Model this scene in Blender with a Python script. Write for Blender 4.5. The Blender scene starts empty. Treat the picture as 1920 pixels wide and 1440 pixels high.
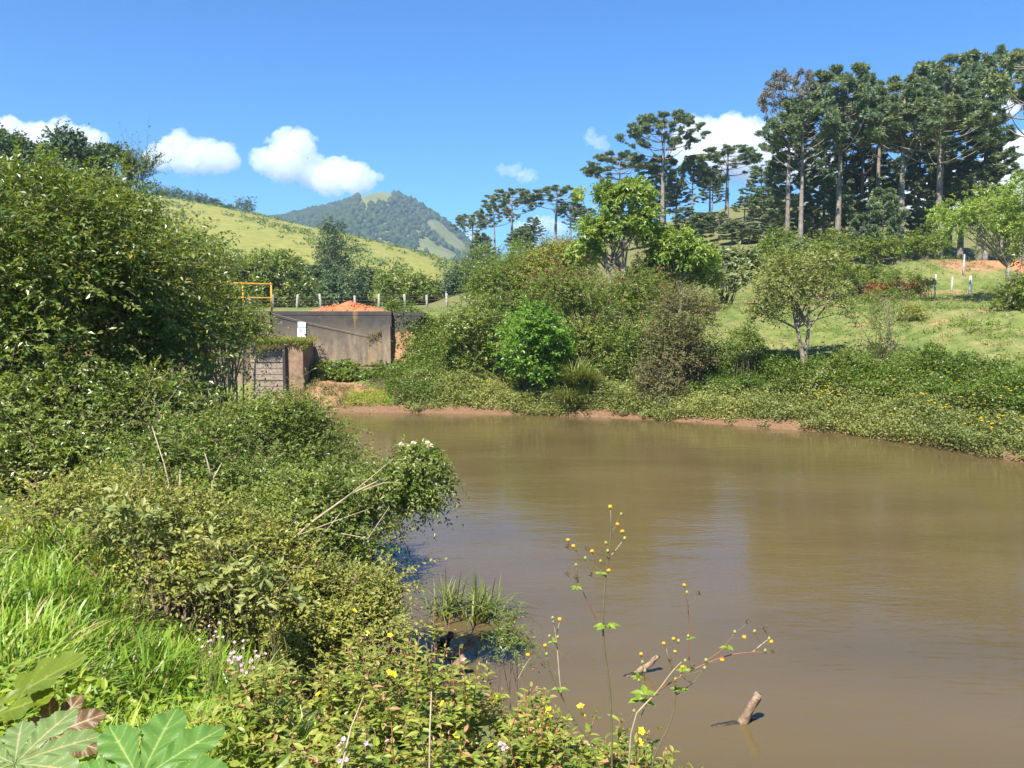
import bpy, math, random
import numpy as np
from mathutils import Vector

scene = bpy.context.scene
C = scene.collection
R = math.radians

# ------------------------------------------------------------------ camera, sky, sun, exposure
FPX = 1598.0                       # focal length in pixels of the 1920 px wide photograph
PITCH = R(5.36)
CAMZ = 4.1
cam_d = bpy.data.cameras.new('camera'); cam = bpy.data.objects.new('camera', cam_d); C.objects.link(cam)
cam.location = (0, 0, CAMZ); cam.rotation_euler = (R(90) - PITCH, 0, 0)
cam_d.sensor_width = 36; cam_d.lens = 36 * FPX / 1920; cam_d.clip_start = 0.05; cam_d.clip_end = 12000
scene.camera = cam

SUN_EL, SUN_AZ = R(53), R(204)      # azimuth clockwise from +Y: behind the camera, to the left
sd = Vector((math.sin(SUN_AZ) * math.cos(SUN_EL), math.cos(SUN_AZ) * math.cos(SUN_EL), math.sin(SUN_EL)))
w = bpy.data.worlds.new('World'); scene.world = w; w.use_nodes = True
nt = w.node_tree; bg = nt.nodes['Background']
sky = nt.nodes.new('ShaderNodeTexSky'); sky.sky_type = 'NISHITA'; sky.sun_disc = False
sky.sun_elevation = SUN_EL; sky.sun_rotation = SUN_AZ
sky.altitude = 900; sky.air_density = 1.0; sky.dust_density = 0.35; sky.ozone_density = 2.2
wb = nt.nodes.new('ShaderNodeMix'); wb.data_type = 'RGBA'; wb.blend_type = 'MULTIPLY'; wb.inputs['Factor'].default_value = 1
wb.inputs['B'].default_value = (.165, .435, .735, 1)     # the camera's vivid blue rendering of the whole sky
nt.links.new(sky.outputs[0], wb.inputs['A']); nt.links.new(wb.outputs['Result'], bg.inputs[0]); bg.inputs[1].default_value = 0.10
sl = bpy.data.lights.new('sun', 'SUN'); sl.energy = 4.6; sl.angle = R(0.53); sl.color = (1.0, 0.955, 0.87)
so = bpy.data.objects.new('sun', sl); C.objects.link(so); so.rotation_euler = sd.to_track_quat('Z', 'Y').to_euler()
scene.view_settings.view_transform = 'Standard'; scene.view_settings.look = 'None'
scene.view_settings.exposure = 1.4; scene.view_settings.gamma = 1.0; scene.view_settings.use_curve_mapping = False
cy = scene.cycles
cy.max_bounces = 12; cy.diffuse_bounces = 6; cy.glossy_bounces = 3; cy.transmission_bounces = 6
cy.transparent_max_bounces = 24; cy.volume_bounces = 10
cy.use_denoising = True; cy.caustics_reflective = False; cy.caustics_refractive = False

# ------------------------------------------------------------------ helpers
cp, sp_ = math.cos(PITCH), math.sin(PITCH)
def ray(px, py):
    a = (px - 960) / FPX; b = -(py - 720) / FPX
    return np.array([a, cp + b * sp_, -sp_ + b * cp])
def at(px, py, D):                  # the point at depth D (metres along +Y) seen at a photo pixel
    r = ray(px, py); return np.array([0, 0, CAMZ]) + r * (D / r[1])
def nrm(v):
    return v / np.maximum(np.linalg.norm(v, axis=-1, keepdims=True), 1e-9)
def sstep(a, b, x):
    t = np.clip((x - a) / (b - a), 0, 1); return t * t * (3 - 2 * t)
def noise2(x, y, s=0):
    r = np.random.RandomState(1000 + s); o = 0.0
    for k in range(7):
        f = 1.0 * 1.55 ** k; a = r.uniform(0, 6.28); ph = r.uniform(0, 6.28)
        o = o + np.sin((x * math.cos(a) + y * math.sin(a)) * f + ph + 1.3 * np.sin((y * math.cos(a) - x * math.sin(a)) * f * .7 + ph * 2)) * 0.75 ** k
    return o / 2.6

class MB:
    def __init__(s): s.V = []; s.T = []; s.K = []; s.n = 0
    def add(s, V, T, tint=0.5):
        V = np.asarray(V, float).reshape(-1, 3); T = np.asarray(T, int).reshape(-1, 3)
        s.V.append(V); s.T.append(T + s.n); s.n += len(V)
        s.K.append(np.broadcast_to(np.asarray(tint, float), (len(V),)) if np.ndim(tint) == 0 else np.asarray(tint, float))
    def mesh(s, name, mats, smooth=False, off=None):
        V = np.concatenate(s.V); T = np.concatenate(s.T); K = np.concatenate(s.K)
        if off is not None: V = V - np.asarray(off)
        me = bpy.data.meshes.new(name)
        me.vertices.add(len(V)); me.vertices.foreach_set('co', V.astype(np.float32).ravel())
        me.loops.add(T.size); me.loops.foreach_set('vertex_index', T.astype(np.int32).ravel())
        me.polygons.add(len(T)); me.polygons.foreach_set('loop_start', np.arange(0, T.size, 3, dtype=np.int32))
        me.polygons.foreach_set('use_smooth', np.full(len(T), bool(smooth)))
        at_ = me.attributes.new('tint', 'FLOAT', 'POINT'); at_.data.foreach_set('value', K.astype(np.float32))
        me.update(calc_edges=True); me.validate()
        me.materials.append(mats)
        return me
def link(name, me, parent=None, loc=None):
    o = bpy.data.objects.new(name, me); C.objects.link(o)
    if parent: o.parent = parent
    if loc is not None: o.location = loc
    return o
def tag(o, label=None, cat=None, group=None, kind=None):
    if label: o['label'] = label
    if cat: o['category'] = cat
    if group: o['group'] = group
    if kind: o['kind'] = kind
    return o
def thing(name, label, cat, loc=(0, 0, 0), group=None):
    o = bpy.data.objects.new(name, None); C.objects.link(o); o.location = loc; o.empty_display_size = .2
    return tag(o, label, cat, group)
def quads(Q): Q = np.asarray(Q).reshape(-1, 4); return np.concatenate([Q[:, [0, 1, 2]], Q[:, [0, 2, 3]]])
def tubes(P, Rr, n=5, cap=True):    # P (M,K,3), Rr (M,K)
    P = np.asarray(P, float); Rr = np.asarray(Rr, float)
    if P.ndim == 2: P = P[None]; Rr = Rr[None]
    M, K, _ = P.shape
    t = nrm(np.gradient(P, axis=1))
    mt = np.abs(t).mean(1)                       # one reference axis per tube, the one it runs least along
    ref = np.eye(3)[np.argmin(mt, 1)][:, None]
    a = nrm(np.cross(t, ref)); b = np.cross(t, a)
    an = np.arange(n) * 2 * math.pi / n
    V = P[:, :, None] + Rr[:, :, None, None] * (a[:, :, None] * np.cos(an)[None, None, :, None] + b[:, :, None] * np.sin(an)[None, None, :, None])
    i = np.arange(K - 1)[:, None] * n; j = np.arange(n)[None]; j2 = (j + 1) % n
    q = np.stack([i + j, i + j2, i + n + j2, i + n + j], -1).reshape(-1, 4)
    T = quads(q)
    if cap:
        e = (K - 1) * n
        T = np.concatenate([T, [[e, e + k, e + k + 1] for k in range(1, n - 1)], [[0, k + 1, k] for k in range(1, n - 1)]])
    T = (np.arange(M)[:, None, None] * (K * n) + T[None]).reshape(-1, 3)
    return V.reshape(-1, 3), T
def bez(p0, p1, p2, K):
    t = np.linspace(0, 1, K)[..., :, None]
    p0, p1, p2 = [np.asarray(p)[..., None, :] for p in (p0, p1, p2)]
    return p0 * (1 - t) ** 2 + 2 * p1 * t * (1 - t) + p2 * t * t
def leaves(P, T, N, L, W, kind='kite', droop=.12):
    P = np.asarray(P); n = len(P); T = nrm(T); S = nrm(np.cross(T, N)); U = np.cross(S, T)
    L = np.broadcast_to(L, (n,))[:, None]; W = np.broadcast_to(W, (n,))[:, None]
    if kind == 'kite':
        V = np.stack([P, P + T * .42 * L + S * W / 2 + U * .16 * W, P + T * L - U * droop * L, P + T * .42 * L - S * W / 2 + U * .16 * W], 1)
        F = np.array([[0, 2, 1], [0, 3, 2]]); k = 4
    elif kind == 'oval':
        f = .18
        V = np.stack([P, P + T * .32 * L, P + T * .66 * L - U * droop * .4 * L, P + T * L - U * droop * L,
                      P + T * .25 * L + S * W * .42 + U * f * W, P + T * .6 * L + S * W * .45 + U * (f * W - droop * .35 * L),
                      P + T * .25 * L - S * W * .42 + U * f * W, P + T * .6 * L - S * W * .45 + U * (f * W - droop * .35 * L)], 1)
        F = np.array([[0, 1, 4], [4, 1, 2], [4, 2, 5], [5, 2, 3], [0, 6, 1], [6, 2, 1], [6, 7, 2], [7, 3, 2]]); k = 8
    else:                           # blade: two bent segments
        V = np.stack([P - S * W / 2, P + S * W / 2, P + T * .45 * L - S * W * .5, P + T * .45 * L + S * W * .5,
                      P + T * .78 * L - S * W * .32 - U * droop * .45 * L, P + T * .78 * L + S * W * .32 - U * droop * .45 * L, P + T * L - U * droop * 1.3 * L], 1)
        F = np.array([[0, 1, 3], [0, 3, 2], [2, 3, 5], [2, 5, 4], [4, 5, 6]]); k = 7
    F = (np.arange(n)[:, None, None] * k + F[None]).reshape(-1, 3)
    return V.reshape(-1, 3), F, k
def rdir(r, n):
    return nrm(r.normal(size=(n, 3)))
def box(mb, x0, x1, y0, y1, z0, z1, tint=.5):
    V = [(x, y, z) for z in (z0, z1) for y in (y0, y1) for x in (x0, x1)]
    mb.add(V, quads([(0, 2, 3, 1), (4, 5, 7, 6), (0, 1, 5, 4), (2, 6, 7, 3), (0, 4, 6, 2), (1, 3, 7, 5)]), tint)
def bevel(o, wd=.02, seg=2):
    m = o.modifiers.new('bevel', 'BEVEL'); m.width = wd; m.segments = seg; m.limit_method = 'ANGLE'

# icosphere template
def ico(sub):
    import bmesh
    b = bmesh.new(); bmesh.ops.create_icosphere(b, subdivisions=sub, radius=1)
    V = np.array([v.co[:] for v in b.verts]); T = np.array([[v.index for v in f.verts] for f in b.faces]); b.free()
    return V, T
ICO1, ICO2, ICO3 = ico(1), ico(2), ico(3)

# ------------------------------------------------------------------ materials
def nodes(name):
    m = bpy.data.materials.new(name); m.use_nodes = True
    return m, m.node_tree, m.node_tree.nodes['Principled BSDF'], m.node_tree.nodes['Material Output']
def ramp(t, fac, stops):
    n = t.nodes.new('ShaderNodeValToRGB'); e = n.color_ramp.elements
    while len(e) < len(stops): e.new(.5)
    for k, (p, c) in enumerate(stops): e[k].position = p; e[k].color = (*c, 1)
    t.links.new(fac, n.inputs[0]); return n.outputs[0]
def noise(t, scale, detail=5, rough=.6, vec=None, dist=0):
    n = t.nodes.new('ShaderNodeTexNoise'); n.inputs['Scale'].default_value = scale; n.inputs['Detail'].default_value = detail
    n.inputs['Roughness'].default_value = rough; n.inputs['Distortion'].default_value = dist
    if vec is None:
        g = t.nodes.new('ShaderNodeNewGeometry'); vec = g.outputs['Position']
    t.links.new(vec, n.inputs['Vector']); return n.outputs['Fac']
def mixc(t, f, a, b, mode='MIX'):
    n = t.nodes.new('ShaderNodeMix'); n.data_type = 'RGBA'; n.blend_type = mode
    for s, v in ((n.inputs['Factor'], f), (n.inputs['A'], a), (n.inputs['B'], b)):
        if isinstance(v, (int, float)): s.default_value = v
        elif isinstance(v, tuple): s.default_value = (*v, 1)
        else: t.links.new(v, s)
    return n.outputs['Result']
def math_(t, op, a, b=None, clamp=False):
    n = t.nodes.new('ShaderNodeMath'); n.operation = op; n.use_clamp = clamp
    for i, v in enumerate((a, b)):
        if v is None: continue
        if isinstance(v, (int, float)): n.inputs[i].default_value = v
        else: t.links.new(v, n.inputs[i])
    return n.outputs[0]
def attr(t, name):
    n = t.nodes.new('ShaderNodeAttribute'); n.attribute_name = name; return n.outputs['Fac']
def bump(t, b, h, st=.5, dist=.02):
    n = t.nodes.new('ShaderNodeBump'); n.inputs['Strength'].default_value = st; n.inputs['Distance'].default_value = dist
    t.links.new(h, n.inputs['Height']); t.links.new(n.outputs[0], b.inputs['Normal'])
def leaf_mat(name, c0, c1, c2, trans=.35, rough=.45, spec=.45, accent=None, acc=.97):
    m, t, b, out = nodes(name)
    st = [(0, c0), (.5, c1), (acc - .04, c2)] + ([(acc - .005, c2), (acc + .005, accent)] if accent else [])
    col = ramp(t, attr(t, 'tint'), st)
    nz = noise(t, 2.2, 3); col = mixc(t, math_(t, 'MULTIPLY', nz, .55), col, mixc(t, 1.0, col, (1.25, 1.12, .72), 'MULTIPLY'))
    t.links.new(col, b.inputs['Base Color']); b.inputs['Roughness'].default_value = rough; b.inputs['Specular IOR Level'].default_value = spec
    tr = t.nodes.new('ShaderNodeBsdfTranslucent'); t.links.new(mixc(t, 1.0, col, (1.5, 1.35, .5), 'MULTIPLY'), tr.inputs[0])
    mx = t.nodes.new('ShaderNodeMixShader'); mx.inputs[0].default_value = trans
    t.links.new(b.outputs[0], mx.inputs[1]); t.links.new(tr.outputs[0], mx.inputs[2]); t.links.new(mx.outputs[0], out.inputs[0])
    return m
def plain(name, c0, c1, scale=6, rough=.8, bm=.4, spec=.3, stretch=None):
    m, t, b, out = nodes(name)
    vec = None
    if stretch:
        g = t.nodes.new('ShaderNodeTexCoord'); mp = t.nodes.new('ShaderNodeMapping'); mp.inputs['Scale'].default_value = stretch
        t.links.new(g.outputs['Object'], mp.inputs[0]); vec = mp.outputs[0]
    nz = noise(t, scale, 6, .65, vec)
    t.links.new(ramp(t, nz, [(.3, c0), (.7, c1)]), b.inputs['Base Color']); b.inputs['Roughness'].default_value = rough
    b.inputs['Specular IOR Level'].default_value = spec
    if bm: bump(t, b, nz, bm, .02)
    return m
M = {}
M['bark'] = plain('bark_grey', (.16, .12, .09), (.36, .29, .23), 9, .9, .6)
M['bark_pale'] = plain('bark_pale', (.15, .115, .08), (.36, .29, .21), 7, .9, .6)
M['bark_arau'] = plain('bark_araucaria', (.10, .08, .065), (.33, .28, .23), 3.5, .9, .7)
M['twig'] = plain('twig_brown', (.10, .07, .045), (.24, .17, .11), 12, .85, .3)
M['cane'] = plain('cane_straw', (.24, .18, .105), (.44, .35, .22), 14, .7, .2)
M['redstem'] = plain('stem_red', (.16, .05, .025), (.28, .13, .06), 12, .6, .2)
M['greenstem'] = plain('stem_green', (.09, .10, .04), (.17, .13, .06), 20, .6, .2)
M['arau'] = leaf_mat('needles_araucaria', (0.075, 0.128, 0.083), (0.135, 0.195, 0.112), (0.24, 0.285, 0.128), .2, .5, .4)
M['arau_dry'] = leaf_mat('needles_dry', (.11, .12, .12), (.16, .165, .16), (.21, .205, .19), .1, .7, .2)
M['dark'] = leaf_mat('leaves_dark', (0.07, 0.112, 0.023), (0.132, 0.193, 0.036), (0.228, 0.281, 0.051), .35, .36, .6, (.36, .27, .04))
M['mid'] = leaf_mat('leaves_mid', (0.068, 0.124, 0.024), (0.138, 0.202, 0.038), (0.241, 0.294, 0.059), .4, .4, .5)
M['bright'] = leaf_mat('leaves_bright', (0.064, 0.117, 0.02), (0.109, 0.176, 0.029), (0.178, 0.25, 0.046), .4, .4, .5)
M['vivid'] = leaf_mat('leaves_vivid', (.07, .17, .016), (.12, .25, .026), (.19, .33, .047), .4, .4, .5)
M['pale'] = leaf_mat('leaves_pale', (0.109, 0.179, 0.04), (0.202, 0.298, 0.064), (0.343, 0.445, 0.113), .4, .4, .5)
M['olive'] = leaf_mat('leaves_olive', (0.118, 0.155, 0.029), (0.217, 0.245, 0.048), (0.344, 0.345, 0.076), .3, .5, .4, (.28, .17, .04))
M['brown'] = leaf_mat('leaves_brown', (0.095, 0.09, 0.044), (0.147, 0.144, 0.066), (0.21, 0.21, 0.088), .3, .6, .3)
M['pods'] = leaf_mat('seed_pods', (0.096, 0.043, 0.027), (0.152, 0.072, 0.041), (0.208, 0.111, 0.063), .25, .6, .3)
M['red'] = leaf_mat('leaves_red', (.16, .05, .02), (.24, .08, .03), (.20, .13, .04), .3, .5, .4)
M['silver'] = leaf_mat('leaves_silvery', (.08, .12, .05), (.15, .20, .09), (.27, .31, .17), .3, .5, .4)
M['euc'] = leaf_mat('leaves_eucalypt', (0.039, 0.072, 0.036), (0.072, 0.124, 0.055), (0.13, 0.189, 0.078), .2, .5, .4)
M['bank'] = leaf_mat('leaves_bank', (0.101, 0.142, 0.044), (0.203, 0.24, 0.074), (0.338, 0.35, 0.127), .35, .5, .4)
M['grass'] = leaf_mat('grass_blades', (0.125, 0.216, 0.024), (0.22, 0.351, 0.039), (0.398, 0.485, 0.077), .35, .42, .5, (.36, .28, .13))
M['slope'] = leaf_mat('grass_slope', (0.073, 0.121, 0.024), (0.125, 0.172, 0.039), (0.209, 0.223, 0.066), .3, .5, .4, (.34, .26, .12))
M['weed'] = leaf_mat('leaves_weed', (0.103, 0.187, 0.019), (0.199, 0.296, 0.028), (0.38, 0.436, 0.063), .4, .42, .5, (.35, .29, .05))
M['prim'] = leaf_mat('leaves_primrose', (0.101, 0.155, 0.023), (0.194, 0.26, 0.039), (0.345, 0.374, 0.073), .4, .45, .45, (.46, .27, .15), .90)
M['castor'] = None
M['yellow'] = leaf_mat('petals_yellow', (.75, .55, .02), (.85, .66, .03), (.9, .75, .10), .25, .5, .3)
M['orange'] = plain('florets_orange', (.62, .24, .01), (.80, .36, .02), 300, .7, .3)
M['bud'] = plain('bud_green', (.20, .20, .05), (.34, .32, .10), 200, .7, .3)
M['seed'] = plain('seed_brown', (.09, .065, .04), (.20, .145, .085), 200, .8, .3)
M['lilac'] = leaf_mat('petals_lilac', (.45, .28, .42), (.58, .38, .54), (.7, .5, .62), .3, .5, .3)
M['white'] = leaf_mat('petals_white', (.6, .56, .48), (.72, .68, .6), (.8, .76, .7), .3, .5, .3)
M['blue'] = leaf_mat('petals_blue', (.12, .13, .5), (.16, .18, .62), (.25, .25, .7), .3, .5, .3)
M['drift'] = plain('driftwood', (.10, .065, .045), (.36, .25, .17), 18, .8, .7, .3, (1, 1, 1))
M['wetwood'] = plain('wet_wood', (.02, .015, .012), (.06, .045, .035), 9, .4, .6)
M['post'] = plain('weathered_post', (.22, .19, .16), (.50, .46, .40), 14, .9, .5)
M['whitepost'] = plain('white_painted_post', (.36, .34, .31), (.62, .60, .56), 8, .8, .3)
M['steel'] = plain('dark_steel', (.02, .017, .016), (.055, .045, .04), 10, .65, .3)
M['ypaint'] = plain('yellow_paint', (.42, .20, .03), (.62, .34, .03), 5, .55, .2)
M['wire'] = plain('rusty_wire', (.16, .10, .06), (.36, .25, .16), 10, .7, .2)
M['gauge'] = plain('gauge_white', (.66, .70, .72), (.82, .84, .84), 6, .5, 0)
M['gauge_mark'] = plain('gauge_marks', (.25, .12, .12), (.32, .16, .15), 6, .6, 0)
M['gauge_teal'] = plain('gauge_teal_line', (.10, .36, .36), (.14, .44, .44), 6, .5, 0)
M['redsoil'] = plain('red_soil', (.33, .105, .045), (.50, .18, .08), 3, .95, .8, .1)
M['hutwall'] = plain('pale_blue_wall', (.42, .46, .55), (.52, .56, .64), 2, .85, .2)
M['tile'] = plain('clay_tile', (.34, .12, .05), (.50, .21, .09), 4, .85, .3)
M['litter'] = leaf_mat('dry_litter', (.30, .22, .14), (.46, .36, .25), (.62, .54, .42), .15, .8, .2)

def concrete():
    m, t, b, out = nodes('stained_concrete')
    g = t.nodes.new('ShaderNodeNewGeometry'); mp = t.nodes.new('ShaderNodeMapping'); mp.inputs['Scale'].default_value = (2.2, 2.2, .45)
    t.links.new(g.outputs['Position'], mp.inputs[0])
    streak = noise(t, 1.6, 8, .7, mp.outputs[0]); fine = noise(t, 5, 8, .7)
    base = ramp(t, streak, [(.30, (.10, .078, .055)), (.50, (.205, .155, .10)), (.70, (.36, .27, .17))])
    sx = t.nodes.new('ShaderNodeSeparateXYZ'); t.links.new(g.outputs['Position'], sx.inputs[0])
    up = t.nodes.new('ShaderNodeMapRange'); t.links.new(sx.outputs[2], up.inputs[0])
    up.inputs[1].default_value = 2.45; up.inputs[2].default_value = 3.75
    mould = math_(t, 'MULTIPLY', up.outputs[0], math_(t, 'ADD', math_(t, 'MULTIPLY', streak, 2.6), .05), True)
    col = mixc(t, mould, base, (.045, .040, .036))
    mott = ramp(t, noise(t, 1.3, 7, .7), [(.42, (0, 0, 0)), (.60, (1, 1, 1))]); col = mixc(t, math_(t, 'MULTIPLY', mott, .6), col, (.075, .062, .048))
    spot = ramp(t, fine, [(.62, (0, 0, 0)), (.72, (1, 1, 1))])
    col = mixc(t, math_(t, 'MULTIPLY', spot, .35), col, (.50, .45, .38))
    rust = ramp(t, noise(t, .9, 3, .5, mp.outputs[0], .4), [(.60, (0, 0, 0)), (.68, (1, 1, 1))])
    col = mixc(t, math_(t, 'MULTIPLY', rust, .5), col, (.33, .18, .07))
    t.links.new(col, b.inputs['Base Color']); b.inputs['Roughness'].default_value = .9
    bump(t, b, fine, .5, .03); return m
M['concrete'] = concrete()
M['earthy'] = plain('earth_stained_concrete', (.13, .085, .055), (.36, .23, .14), 2.2, .95, .9)

def ground_mat():
    m, t, b, out = nodes('earth_and_grass')
    n1 = noise(t, .35, 8, .65); n2 = noise(t, 2.6, 6, .65); n3 = noise(t, 14, 5, .6)
    n4 = noise(t, .9, 6, .7)
    gr = ramp(t, n4, [(.32, (.06, .105, .02)), (.48, (.12, .155, .035)), (.66, (.22, .20, .075))])
    gr = mixc(t, math_(t, 'MULTIPLY', ramp(t, n2, [(.5, (0, 0, 0)), (.62, (1, 1, 1))]), .55), gr, (.055, .09, .02))
    gr = mixc(t, math_(t, 'MULTIPLY', ramp(t, n1, [(.45, (0, 0, 0)), (.7, (1, 1, 1))]), .6), gr, (.21, .185, .07))
    soil = ramp(t, n2, [(.3, (.20, .11, .052)), (.7, (.35, .205, .105))])
    mud = ramp(t, n3, [(.3, (.12, .065, .033)), (.7, (.21, .125, .07))])
    lit = ramp(t, n3, [(.35, (.07, .055, .03)), (.65, (.26, .21, .13))])
    def brk(a, k): return ramp(t, math_(t, 'ADD', attr(t, a), math_(t, 'MULTIPLY', math_(t, 'SUBTRACT', n2, .5), k)), [(.42, (0, 0, 0)), (.58, (1, 1, 1))])
    gr = mixc(t, math_(t, 'MULTIPLY', attr(t, 'dry'), .85), gr, ramp(t, n2, [(.35, (.10, .105, .035)), (.65, (.19, .165, .065))]))
    col = mixc(t, brk('soil', .9), gr, soil)
    col = mixc(t, brk('litter', .7), col, lit)
    col = mixc(t, brk('mud', .35), col, mud)
    t.links.new(col, b.inputs['Base Color']); b.inputs['Roughness'].default_value = .92; b.inputs['Specular IOR Level'].default_value = .2
    bump(t, b, math_(t, 'ADD', n2, math_(t, 'MULTIPLY', n3, .4)), .8, .08); return m
M['ground'] = ground_mat()

def pasture_mat():
    m, t, b, out = nodes('pasture_grass')
    g = t.nodes.new('ShaderNodeNewGeometry'); mp = t.nodes.new('ShaderNodeMapping'); mp.inputs['Scale'].default_value = (.5, .5, 2.2)
    t.links.new(g.outputs['Position'], mp.inputs[0])
    n1 = noise(t, .05, 8, .65); n2 = noise(t, .55, 8, .75, mp.outputs[0]); n3 = noise(t, 2.6, 4, .6)
    col = ramp(t, n2, [(.3, (.14, .155, .038)), (.5, (.225, .215, .055)), (.7, (.30, .275, .085))])
    col = mixc(t, math_(t, 'MULTIPLY', ramp(t, n1, [(.4, (0, 0, 0)), (.65, (1, 1, 1))]), .5), col, (.18, .20, .05))
    n5 = noise(t, .9, 5, .7, mp.outputs[0]); tuft = ramp(t, n5, [(.36, (1, 1, 1)), (.44, (0, 0, 0))])
    col = mixc(t, math_(t, 'MULTIPLY', tuft, .5), col, (.085, .12, .03))
    t.links.new(col, b.inputs['Base Color']); b.inputs['Roughness'].default_value = .95; b.inputs['Specular IOR Level'].default_value = .1
    bump(t, b, n2, 1.0, .5); return m
M['pasture'] = pasture_mat()
M['mountain'] = plain('mountain_grass', (.09, .11, .035), (.20, .19, .07), .03, .95, .4, .1)
M['forest'] = leaf_mat('forest_crowns', (0.015, 0.027, 0.011), (0.024, 0.041, 0.015), (0.041, 0.058, 0.023), 0, .7, .2)

def water_mat():
    m, t, b, out = nodes('muddy_river_water')
    g = t.nodes.new('ShaderNodeNewGeometry'); mp = t.nodes.new('ShaderNodeMapping'); mp.inputs['Scale'].default_value = (.55, 1.5, 1)
    mp.inputs['Rotation'].default_value = (0, 0, R(-18)); t.links.new(g.outputs['Position'], mp.inputs[0])
    n0 = noise(t, .28, 4, .5, mp.outputs[0], .6); n1 = noise(t, 1.5, 4, .55, mp.outputs[0], .5); n2 = noise(t, 7, 3, .5, mp.outputs[0], .3)
    col = ramp(t, n0, [(.3, (.086, .062, .026)), (.7, (.112, .080, .035))])
    t.links.new(col, b.inputs['Base Color'])
    b.inputs['Roughness'].default_value = .07; b.inputs['IOR'].default_value = 1.33
    h = math_(t, 'ADD', math_(t, 'MULTIPLY', n1, 1.0), math_(t, 'MULTIPLY', n2, .30))
    h = math_(t, 'MULTIPLY', h, math_(t, 'ADD', n0, .1))
    bump(t, b, h, .19, .10); return m
M['water'] = water_mat()

def cloud_mat(name, dens):
    m, t, b, out = nodes(name); t.nodes.remove(b)
    pv = t.nodes.new('ShaderNodeVolumePrincipled'); pv.inputs['Color'].default_value = (1, 1, 1, 1); pv.inputs['Density'].default_value = dens
    pv.inputs['Anisotropy'].default_value = 0.0
    t.links.new(pv.outputs[0], out.inputs['Volume']); return m
CLOUD = {0: cloud_mat('cloud_vapour', .0095), 1: cloud_mat('cloud_wisp', .006), 2: cloud_mat('cloud_thin', .016)}

def castor_mat(name, c0, c1, vein):
    m, t, b, out = nodes(name)
    col = ramp(t, attr(t, 'tint'), [(.0, c0), (.62, c1), (.80, vein)])
    nz = noise(t, 30, 4); col = mixc(t, math_(t, 'MULTIPLY', nz, .35), col, c0)
    t.links.new(col, b.inputs['Base Color']); b.inputs['Roughness'].default_value = .45; b.inputs['Specular IOR Level'].default_value = .35
    tr = t.nodes.new('ShaderNodeBsdfTranslucent'); t.links.new(mixc(t, 1.0, col, (1.7, 1.4, .45), 'MULTIPLY'), tr.inputs[0])
    mx = t.nodes.new('ShaderNodeMixShader'); mx.inputs[0].default_value = .35
    t.links.new(b.outputs[0], mx.inputs[1]); t.links.new(tr.outputs[0], mx.inputs[2]); t.links.new(mx.outputs[0], out.inputs[0])
    return m
M['castor'] = castor_mat('castor_leaf_green', (.10, .20, .035), (.145, .27, .055), (.33, .40, .13))
M['castor_red'] = castor_mat('castor_leaf_bronze', (.15, .22, .07), (.22, .30, .10), (.50, .38, .22))
M['castor_young'] = castor_mat('castor_leaf_backlit_tint', (.12, .165, .012), (.16, .21, .016), (.25, .29, .05))  # yellowed colour paints in sunlight coming through the upturned leaf
M['castor_dry'] = castor_mat('castor_leaf_wilted', (.13, .075, .03), (.24, .15, .06), (.50, .38, .20))

# ------------------------------------------------------------------ terrain
NEAR = [(-60, 50), (-30, 40), (-17, 34.4), (-11, 30), (-8, 26.5), (-6.2, 22.5), (-4.9, 19), (-3.6, 15.5), (-2.7, 13), (-1.7, 10.5), (-.5, 8.6), (.6, 7.4), (2, 6.4), (4, 5.6), (8, 4.6), (14, 2), (25, -4), (60, -25)]
FAR = [(60, -10), (30, 1), (21, 8), (16.2, 15), (13.6, 21), (12.1, 24.3), (10.6, 26.7), (8, 28.4), (5.4, 29.8), (2.5, 31), (0, 31.4), (-4.2, 32), (-8, 32.3), (-11, 33.4), (-18, 37.8), (-30, 45), (-60, 58)]
def segdist(P, line):
    best = np.full(len(P), 1e9)
    for a, b in zip(line[:-1], line[1:]):
        a = np.array(a, float); b = np.array(b, float); d = b - a
        t = np.clip(((P - a) @ d) / (d @ d), 0, 1)
        best = np.minimum(best, np.hypot(*(P - a - t[:, None] * d).T))
    return best
POLY = np.array(NEAR + FAR, float)
def inside(P):
    c = np.zeros(len(P), bool); n = len(POLY)
    for i in range(n):
        a, b = POLY[i], POLY[i - 1]
        cond = (a[1] > P[:, 1]) != (b[1] > P[:, 1])
        with np.errstate(divide='ignore', invalid='ignore'):
            xi = (b[0] - a[0]) * (P[:, 1] - a[1]) / (b[1] - a[1] + 1e-12) + a[0]
        c ^= cond & (P[:, 0] < xi)
    return c
CR_PX = np.array([600, 800, 870, 950, 1000, 1060, 1100, 1200, 1300, 1350, 1400, 1450, 1500, 1600, 1900, 2600])
CR_PY = np.array([575, 560, 508, 484, 470, 455, 445, 425, 408, 394, 380, 372, 384, 400, 404, 420])
CR_A = (CR_PX - 960) / FPX
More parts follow.
